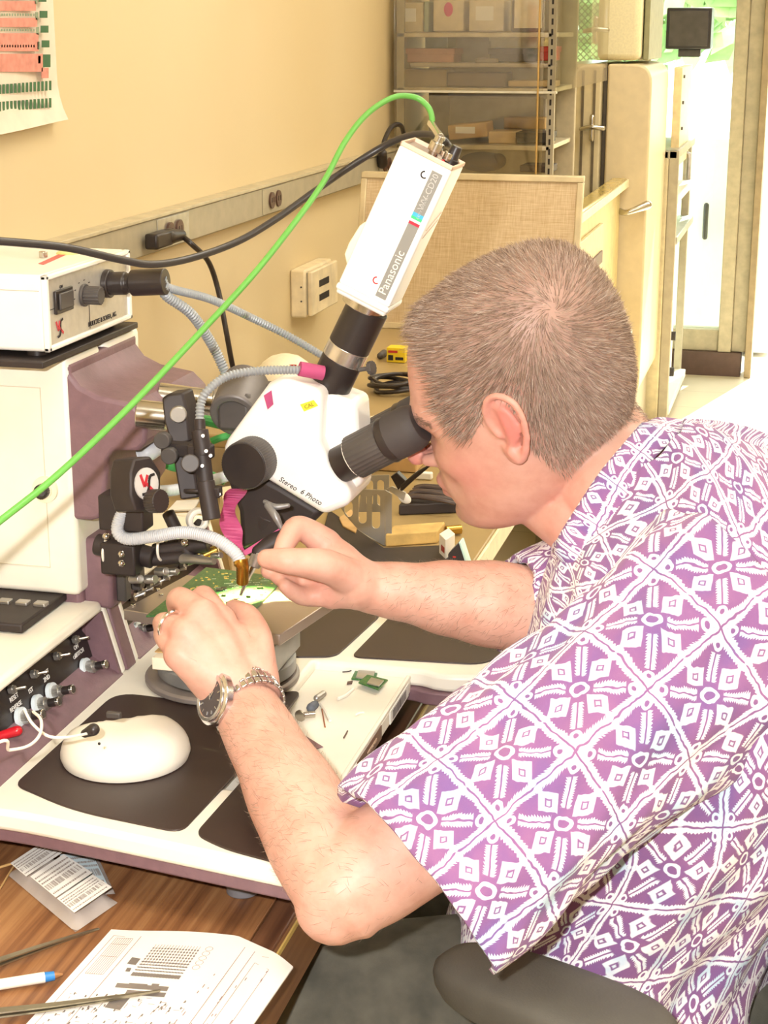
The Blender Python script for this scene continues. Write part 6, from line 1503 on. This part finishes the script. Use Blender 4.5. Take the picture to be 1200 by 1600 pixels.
saw2 = ((aa_+ab)*24.0).frac()
band = e.gt(.012, .006)*e.lt((saw*.022)+.050, .007)
corner = ((aa_-.395)*(aa_-.395)+(ab-.395)*(ab-.395)).sqrt()
ringc = (corner-.046).abs().lt(.017, .006)
midr = ((mx-.455)*(mx-.455)+mn*mn).sqrt(); ringm = (midr-.030).abs().lt(.012, .005)
s_ = (aa_+ab)*.7071; t_ = (aa_-ab).abs()*.7071
spoke = t_.gt(.011, .005)*t_.lt((saw2*.026)+.040, .006)*s_.gt(.150, .01)*s_.lt(.47, .01)
oval = ((a+b)*(a+b)*.75+(a-b)*(a-b)*1.35).sqrt(); ovr = (oval-.105).abs().lt(.026, .007)
hx_ = mx-.285; hd = hx_.abs()*.62+mn*.80; heart = (hd-.070).abs().lt(.030, .008).max(hd.lt(.018, .008))
hook = (((mx-.20)*(mx-.20)+(mn-.075)*(mn-.075)).sqrt()-.05).abs().lt(.012, .006)*mn.lt(.13, .01)
wht = band.max(ringc).max(spoke).max(ovr).max(heart).max(ringm)
wht = (wht+fz).min(1.0).max(0.0)
nb = nt.nodes.new('ShaderNodeTexNoise'); nb.inputs['Scale'].default_value = 1.6; nb.inputs['Detail'].default_value = 3; nt.links.new(uvn.outputs[0], nb.inputs['Vector'])
purp = ramp(nt, nb.outputs['Fac'], [(.3, '795B90'), (.5, '885E8D'), (.7, '93658D')])
whc = ramp(nt, nb.outputs['Fac'], [(.36, 'BFD4E4'), (.5, 'F1EEF2'), (.7, 'F4ECEF')])
nt.links.new(mixc(nt, wht.k, purp, whc), bsdf(SH).inputs['Base Color'])
wv = noise(nt, 1400, 2); bump(SH, wv, .25, .0006)
bsdf(SH).inputs['Sheen Weight'].default_value = .15
CELL = .066
def cloth_obj(name, rings, closed, uvf, parent, thick=.0016, subdiv=0):
    """rings: list of lists of points; uvf(i,j)->(u,v) metres"""
    nr, nc = len(rings), len(rings[0]); V = [p for r in rings for p in r]; F_ = []; UV = []
    for i in range(nr-1):
        for j in range(nc if closed else nc-1):
            j2 = (j+1) % nc; F_.append((i*nc+j, i*nc+j2, (i+1)*nc+j2, (i+1)*nc+j))
            jj = j+1
            UV += [uvf(i, j), uvf(i, jj), uvf(i+1, jj), uvf(i+1, j)]
    me = bpy.data.meshes.new(name); me.from_pydata([tuple(Vector(p)-OFF[parent.name]) for p in V], [], F_)
    ul = me.uv_layers.new(name='cloth')
    for k, (u, v) in enumerate(UV):
        ul.data[k].uv = (u/.056, v/.072)
    me.materials.append(SH); me.polygons.foreach_set('use_smooth', [True]*len(me.polygons))
    o = bpy.data.objects.new(name, me); COL.objects.link(o); o.parent = parent; OFF[o.name] = OFF[parent.name]
    sd = o.modifiers.new('solid', 'SOLIDIFY'); sd.thickness = thick; sd.offset = 0
    return o
def dense(profile, k):
    """spline a table of numbers"""
    P_ = np.array(profile, float); n = len(P_); out = []
    for i in range(n-1):
        p0, p1, p2, p3 = P_[max(i-1, 0)], P_[i], P_[i+1], P_[min(i+2, n-1)]
        for j in range(k):
            t = j/k; out.append(.5*((2*p1)+(p2-p0)*t+(2*p0-5*p1+4*p2-p3)*t*t+(3*p1-p0-3*p2+p3)*t**3))
    out.append(P_[-1]); return out
# torso: (z front, z back, x front, x back, y near, y far, exponent)
TS = [(1.004, 1.094, -.196, -.100, 1.362, 1.488), (.998, 1.092, -.200, -.078, 1.345, 1.505), (.985, 1.080, -.205, -.035, 1.290, 1.555), (.965, 1.050, -.208, .018, 1.225, 1.612), (.935, 1.012, -.212, .060, 1.185, 1.655),
      (.895, .960, -.222, .085, 1.168, 1.672), (.850, .900, -.230, .090, 1.165, 1.675), (.800, .835, -.225, .080, 1.168, 1.672), (.750, .770, -.244, .052, 1.170, 1.670), (.705, .705, -.268, .020, 1.166, 1.674), (.660, .655, -.272, .004, 1.160, 1.680), (.635, .630, -.273, .002, 1.155, 1.685)]
D = dense(TS, 10); NC = 160; rings = []; vacc = 0; vlist = []
for i, (zf, zb, xf, xb, ya_, yb_) in enumerate(D):
    r = []; cx_, cy_ = (xf+xb)/2, (ya_+yb_)/2; t_i = i/(len(D)-1)
    for j in range(NC):
        an = 2*PI*j/NC; ca_, sa_ = math.cos(an), math.sin(an)
        ex = .78
        x = cx_+(xb-xf)/2*(abs(ca_)**ex)*(1 if ca_ > 0 else -1); y = cy_+(yb_-ya_)/2*(abs(sa_)**ex)*(1 if sa_ > 0 else -1)
        z = zf+(zb-zf)*(x-xf)/(xb-xf)
        w = max(0, t_i-.12)
        k_ = .011*w*math.sin(an*5+t_i*4+.6)+.006*w*math.sin(an*11-t_i*9)+.003*math.sin(an*17+t_i*21)*min(1, t_i*3)
        nx, ny = ca_, sa_
        r.append(Vector((x+nx*k_, y+ny*k_, z+.002*math.sin(an*9+t_i*30))))
    rings.append(r)
peri = .26
arcl = [0]
for i in range(1, len(rings)): arcl.append(arcl[-1]+(rings[i][NC//2]-rings[i-1][NC//2]).length*.5+(rings[i][NC//4*3]-rings[i-1][NC//4*3]).length*.5)
per_ = [sum((r[j]-r[j-1]).length for j in range(NC)) for r in rings]
arcn = [0]
for i in range(1, len(rings)): arcn.append(arcn[-1]+(rings[i][NC*3//4]-rings[i-1][NC*3//4]).length)
shirt = cloth_obj('shirt', rings, True, lambda i, j: ((j/NC-.75)*per_[i]+.028, arcn[i]+.02), man)
# sleeves
def sleeve(A, B, ra, rb, hemdir, deep, seed, k=46, push=None):
    """A shoulder centre, B hem centre; hemdir: long half axis at hem; deep: short half axis"""
    ax = (B-A); n_ = ax.normalized(); out = []; al = [0]
    for i in range(k+1):
        t = i/k; c = A.lerp(B, t); r = []
        bulge = 1-.05*math.sin(t*PI)
        e1_ = hemdir.normalized()*(ra*(1-t)+hemdir.length*t)*bulge
        e2_ = deep.normalized()*(ra*.9*(1-t)+deep.length*t)*bulge
        for j in range(96):
            an = 2*PI*j/96; ca_, sa_ = math.cos(an), math.sin(an)
            w = .0035*math.sin(3*an+t*7+seed)+.0022*math.sin(7*an-t*13+seed)+.0015*math.sin(13*an+t*17)
            q = c+e1_*(ca_*(1+w/.08))+e2_*(sa_*(1+w/.06))
            if push: q = push(q, t, an)
            r.append(q)
        out.append(r); al.append(al[-1]+ax.length/k)
    # turned hem
    last = out[-1]; c = sum(last, Vector())/len(last)
    out.append([p+(c-p).normalized()*.004+n_*.0005 for p in last]); al.append(al[-1]+.004)
    out.append([p+(c-p).normalized()*.006-n_*.012 for p in last]); al.append(al[-1]+.012)
    return out, al
ht, hb_ = P(527, 1243, 1.235), P(768, 1518, 1.150)
hc_ = (ht+hb_)/2; hd_ = (hb_-ht)/2
SA = Vector((-.068, 1.235, .966))
axn = (hc_-SA).normalized(); dp_ = axn.cross(hd_).normalized()*.058
fars = 1 if dp_.dot(Vector(VF)) > 0 else -1
out, al = sleeve(SA-axn*.045, hc_, .094, 0, hd_, dp_, .5, push=lambda q, t, an: q-axn*(.045*t*t*max(0, math.sin(an)*fars)))
sleeve_uv = lambda i, j: (j/96*.46+.02, al[min(i, len(al)-1)]+.013)
so_ = cloth_obj('sleeve', out, True, sleeve_uv, shirt)
# right sleeve
rt0, rt1 = P(790, 882, 1.52), P(806, 1003, 1.49); rc_ = (rt0+rt1)/2; rd = (rt1-rt0)/2
SB = Vector((-.075, 1.585, .950)); axn2 = (rc_-SB).normalized(); dp2 = axn2.cross(rd).normalized()*.050
out2, al2 = sleeve(SB-axn2*.03, rc_+axn2*.0, .085, 0, rd*1.12, dp2, 1.5, 30)
cloth_obj('sleeve', out2, True, lambda i, j: (j/96*.42, al2[min(i, len(al2)-1)]), shirt)
# collar: a folded strip around the neck
cpts = [P(868, 862, 1.40), P(880, 835, 1.392), P(905, 795, 1.392), P(940, 742, 1.395), P(975, 700, 1.41), P(1003, 668, 1.44), P(1012, 664, 1.475), Vector((-.125, 1.475, 1.085)), Vector((-.150, 1.495, 1.062)), Vector((-.175, 1.490, 1.03)), Vector((-.19, 1.465, 1.005))]
ctop = spline(cpts, 8); ring0 = []; rows = [[] for _ in range(9)]
cN = Vector((-.135, 1.425, 1.03))
nk = len(ctop)
for i, p in enumerate(ctop):
    tg_ = (ctop[min(i+1, nk-1)]-ctop[max(i-1, 0)]).normalized(); o_ = (p-cN); o_ = (o_-tg_*o_.dot(tg_)).normalized()
    tq = i/(nk-1); bk_ = max(0, 1-abs(tq-.62)/.28); dn = Vector((.35+.75*bk_, 0, -1+.35*bk_)); dn = (dn-tg_*dn.dot(tg_)).normalized(); tt_ = i/(nk-1)
    wd = .036+.022*max(0, 1-tt_*2.5)
    rows[0].append(p-o_*.004+dn*.030)
    rows[1].append(p-o_*.003+dn*.012)
    rows[2].append(p-o_*.0015-dn*.000)
    rows[3].append(p+o_*.0015-dn*.0015)
    rows[4].append(p+o_*.005+dn*.004)
    for k in range(4): s2 = (k+1)/4; rows[5+k].append(p+o_*(.006+.017*s2)+dn*(.004+wd*s2))
cloth_obj('collar', rows, False, lambda i, j: (j*.0062+.02, i*.010+.012), shirt, .0014)

# ---- trousers
TR = new_mat('olive_grey_trousers', '5C5A50', .9, spec=.2); nt = TR.node_tree
nt.links.new(ramp(nt, noise(nt, 35, 5), [(.3, '4E4D45'), (.7, '676459')]), bsdf(TR).inputs['Base Color']); bump(TR, noise(nt, 900, 2), .3, .0008)
tm = MB()
tm.limb([Vector((-.09, 1.42, .67)), Vector((-.09, 1.42, .61))], [.105, .125], 28)
for H_, K_, A_ in ((HL, KL, AL), (HR, KR, AR)):
    tm.limb([H_, H_.lerp(K_, .4), H_.lerp(K_, .85), K_], [.098, .092, .080, .070], 28)
    tm.limb([K_, K_.lerp(A_, .3)+Vector((.02, 0, 0)), K_.lerp(A_, .7)+Vector((.015, 0, 0)), A_], [.070, .068, .058, .052], 24)
fuse('trousers', tm, TR, man, .006, 6)
SHOE = M('black_leather', '2C2624', .4)
for A_ in (AL, AR):
    obj('shoe', MB().limb([A_+Vector((.03, 0, -.045)), A_+Vector((-.05, 0, -.05)), A_+Vector((-.15, 0, -.062))], [.046, .042, .034], 18), SHOE, man)
# ---- wristwatch and ring
wdir = (LW-LE).normalized(); WC = P(386, 1100, 1.384)
wt = thing('wristwatch', 'steel wristwatch with a dark dial on the left wrist', 'watch', tuple(WC))
toC = (Vector(CAM)-WC).normalized(); 
face_n = (P(350, 1118, 1.35)-WC); face_n = (face_n-wdir*face_n.dot(wdir)).normalized()
sd2 = wdir.cross(face_n).normalized()
RW0, RH0 = .0310, .0275
def wp_(a, r=1.0, w=0): return WC+sd2*(math.cos(a)*RW0*r)+face_n*(math.sin(a)*RH0*r)+wdir*w
WS = M('watch_steel', 'D4D4D8', .18, 1.0, var=.05, scale=200)
for k in range(30):
    a0 = 2*PI*(k+.5)/30
    if abs((a0-PI/2)) < .50: continue
    t_a = (wp_(a0+.01)-wp_(a0-.01)).normalized(); n_a = t_a.cross(wdir)
    link = MB()
    for w_, ww in ((-.0080, .0062), (0, .0082), (.0080, .0062)): link.obox(wp_(a0, 1.0, w_), (ww, .0052, .0028), wdir, t_a, n_a)
    obj('bracelet_link', link, WS, wt, .0008)
cc = wp_(PI/2, 1.02)
obj('watch_case', MB().tube([cc-face_n*.003, cc-face_n*.001, cc+face_n*.005, cc+face_n*.0068], [.0200, .0222, .0222, .0196], 40), WS, wt, .0006)
obj('bezel', MB().ring(cc+face_n*.0065, cc+face_n*.0082, .0196, .0158, 40), WS, wt, .0006)
dl_ = obj('dial', MB().cyl(cc+face_n*.0066, cc+face_n*.0072, .0160, n=40), M('watch_dial', '4C4648', .3), wt)
mk = MB()
for k in range(12):
    a0 = 2*PI*k/12; mk.obox(cc+face_n*.0074+(sd2*math.cos(a0)+wdir*math.sin(a0))*.0128, (.0030, .0010, .0004), (sd2*math.cos(a0)+wdir*math.sin(a0)), (-sd2*math.sin(a0)+wdir*math.cos(a0)), face_n)
obj('hour_marks', mk, WS, dl_)
obj('hands', MB().obox(cc+face_n*.0078+sd2*.003, (.008, .0012, .0004), sd2, wdir, face_n).obox(cc+face_n*.0078+(sd2*.5+wdir*.8)*.004, (.011, .0009, .0004), (sd2*.53+wdir*.85).normalized(), (sd2*-.85+wdir*.53).normalized(), face_n), WS, dl_)
obj('crown', MB().cyl(cc+face_n*.002+wdir*.0215, cc+face_n*.002+wdir*.0255, .0030), WS, wt, .0005)
ra_, rb_ = P(262, 975, 1.396), P(291, 990, 1.380); rdn = (rb_-ra_).normalized(); rc0 = ra_.lerp(rb_, .22)
tt0 = MB(); u0 = rdn.orthogonal().normalized(); w0 = rdn.cross(u0)
tt0.tube([rc0+(u0*math.cos(t)+w0*math.sin(t))*.0126 for t in np.linspace(0, 2*PI, 40)], .0016, 10)
tag(obj('finger_ring', tt0, M('silver_ring', 'E6E0DA', .15, 1.0)), 'silver band on a finger of the left hand', 'ring')

# ---- office chair
CH = M('chair_vinyl', '55524A', .55, var=.05, bmp=.3, bscale=500)
chair = thing('office_chair', 'dark grey office chair with a padded armrest in front, mostly hidden by the man', 'chair', (-.03, 1.42, 0))
ac = P(868, 1575, 1.14); a1 = P(700, 1515, 1.19); a2 = P(1030, 1600, 1.09)
adir = (a2-a1); adir.z = 0; adir.normalize(); asd = Vector((-adir.y, adir.x, 0)); azt = .742
a1.z = a2.z = azt
def arm_pad_mesh(c, la, wa, z, th):
    m = MB(); n = 64; rows_ = []
    for (s, dz) in ((.0, 0), (.55, 0), (.80, -.0015), (.92, -.005), (.985, -.011), (1.0, -.018), (.985, -.026), (.93, -th), (0.0, -th)):
        r = []
        for j in range(n):
            a_ = 2*PI*j/n; ca_, sa_ = math.cos(a_), math.sin(a_); e_ = .72
            r.append(c+adir*(la*max(s, .001)*(abs(ca_)**e_)*(1 if ca_ > 0 else -1))+asd*(wa*max(s, .001)*(abs(sa_)**e_)*(1 if sa_ > 0 else -1))*(1+.12*ca_)+Z_*(dz+z-c.z))
        rows_.append(r)
    fs_ = [(i*n+j, i*n+(j+1) % n, (i+1)*n+(j+1) % n, (i+1)*n+j) for i in range(len(rows_)-1) for j in range(n)]
    return m.add([p for r in rows_ for p in r], fs_)
acn = Zp(862, 1535, azt)
obj('armrest', arm_pad_mesh(acn, .100, .040, azt, .034), CH, chair, sharp=60)
obj('armrest', arm_pad_mesh(Vector((acn.x+.04, 1.80, azt)), .125, .045, azt, .034), CH, chair, sharp=60)
for y in (acn.y, 1.80): obj('arm_bracket', MB().limb([Vector((acn.x+.03, y, azt-.03)), Vector((acn.x+.06, y+(.02 if y < 1.4 else -.02), .60)), Vector((-.03, y+(.10 if y < 1.4 else -.10), .46))], [.016, .018, .018], 14), BLACK, chair)
obj('seat', MB().prism([(p[0], p[1], .43) for p in rounded([(-.29, 1.19), (.12, 1.19), (.12, 1.65), (-.29, 1.65)], .08, 6)], (0, 0, .07)), M('teal_grey_fabric', '6F7774', .9, var=.12, scale=600), chair, .02, 3)
bp_ = [Vector((.004, 1.150, .53)), Vector((.016, 1.150, .745)), Vector((.016, 1.690, .745)), Vector((.004, 1.690, .53))]
obj('backrest', MB().prism(bp_, (.06, 0, -.01)), M('teal_grey_fabric', '', .9), chair, .03, 4)
obj('gas_post', MB().cyl((-.03, 1.42, .08), (-.03, 1.42, .43), .025), BLACK, chair)
for k in range(5):
    a_ = 2*PI*k/5+.3; e_ = Vector((-.03+.27*math.cos(a_), 1.42+.27*math.sin(a_), .07)); obj('base_spoke', MB().limb([(-.03, 1.42, .10), e_], [.026, .016], 12), BLACK, chair)
    obj('caster', MB().cyl(e_+Vector((0, 0, -.042))-Vector((-math.sin(a_), math.cos(a_), 0))*.012, e_+Vector((0, 0, -.042))+Vector((-math.sin(a_), math.cos(a_), 0))*.012, .027), DGREY, chair, .003)
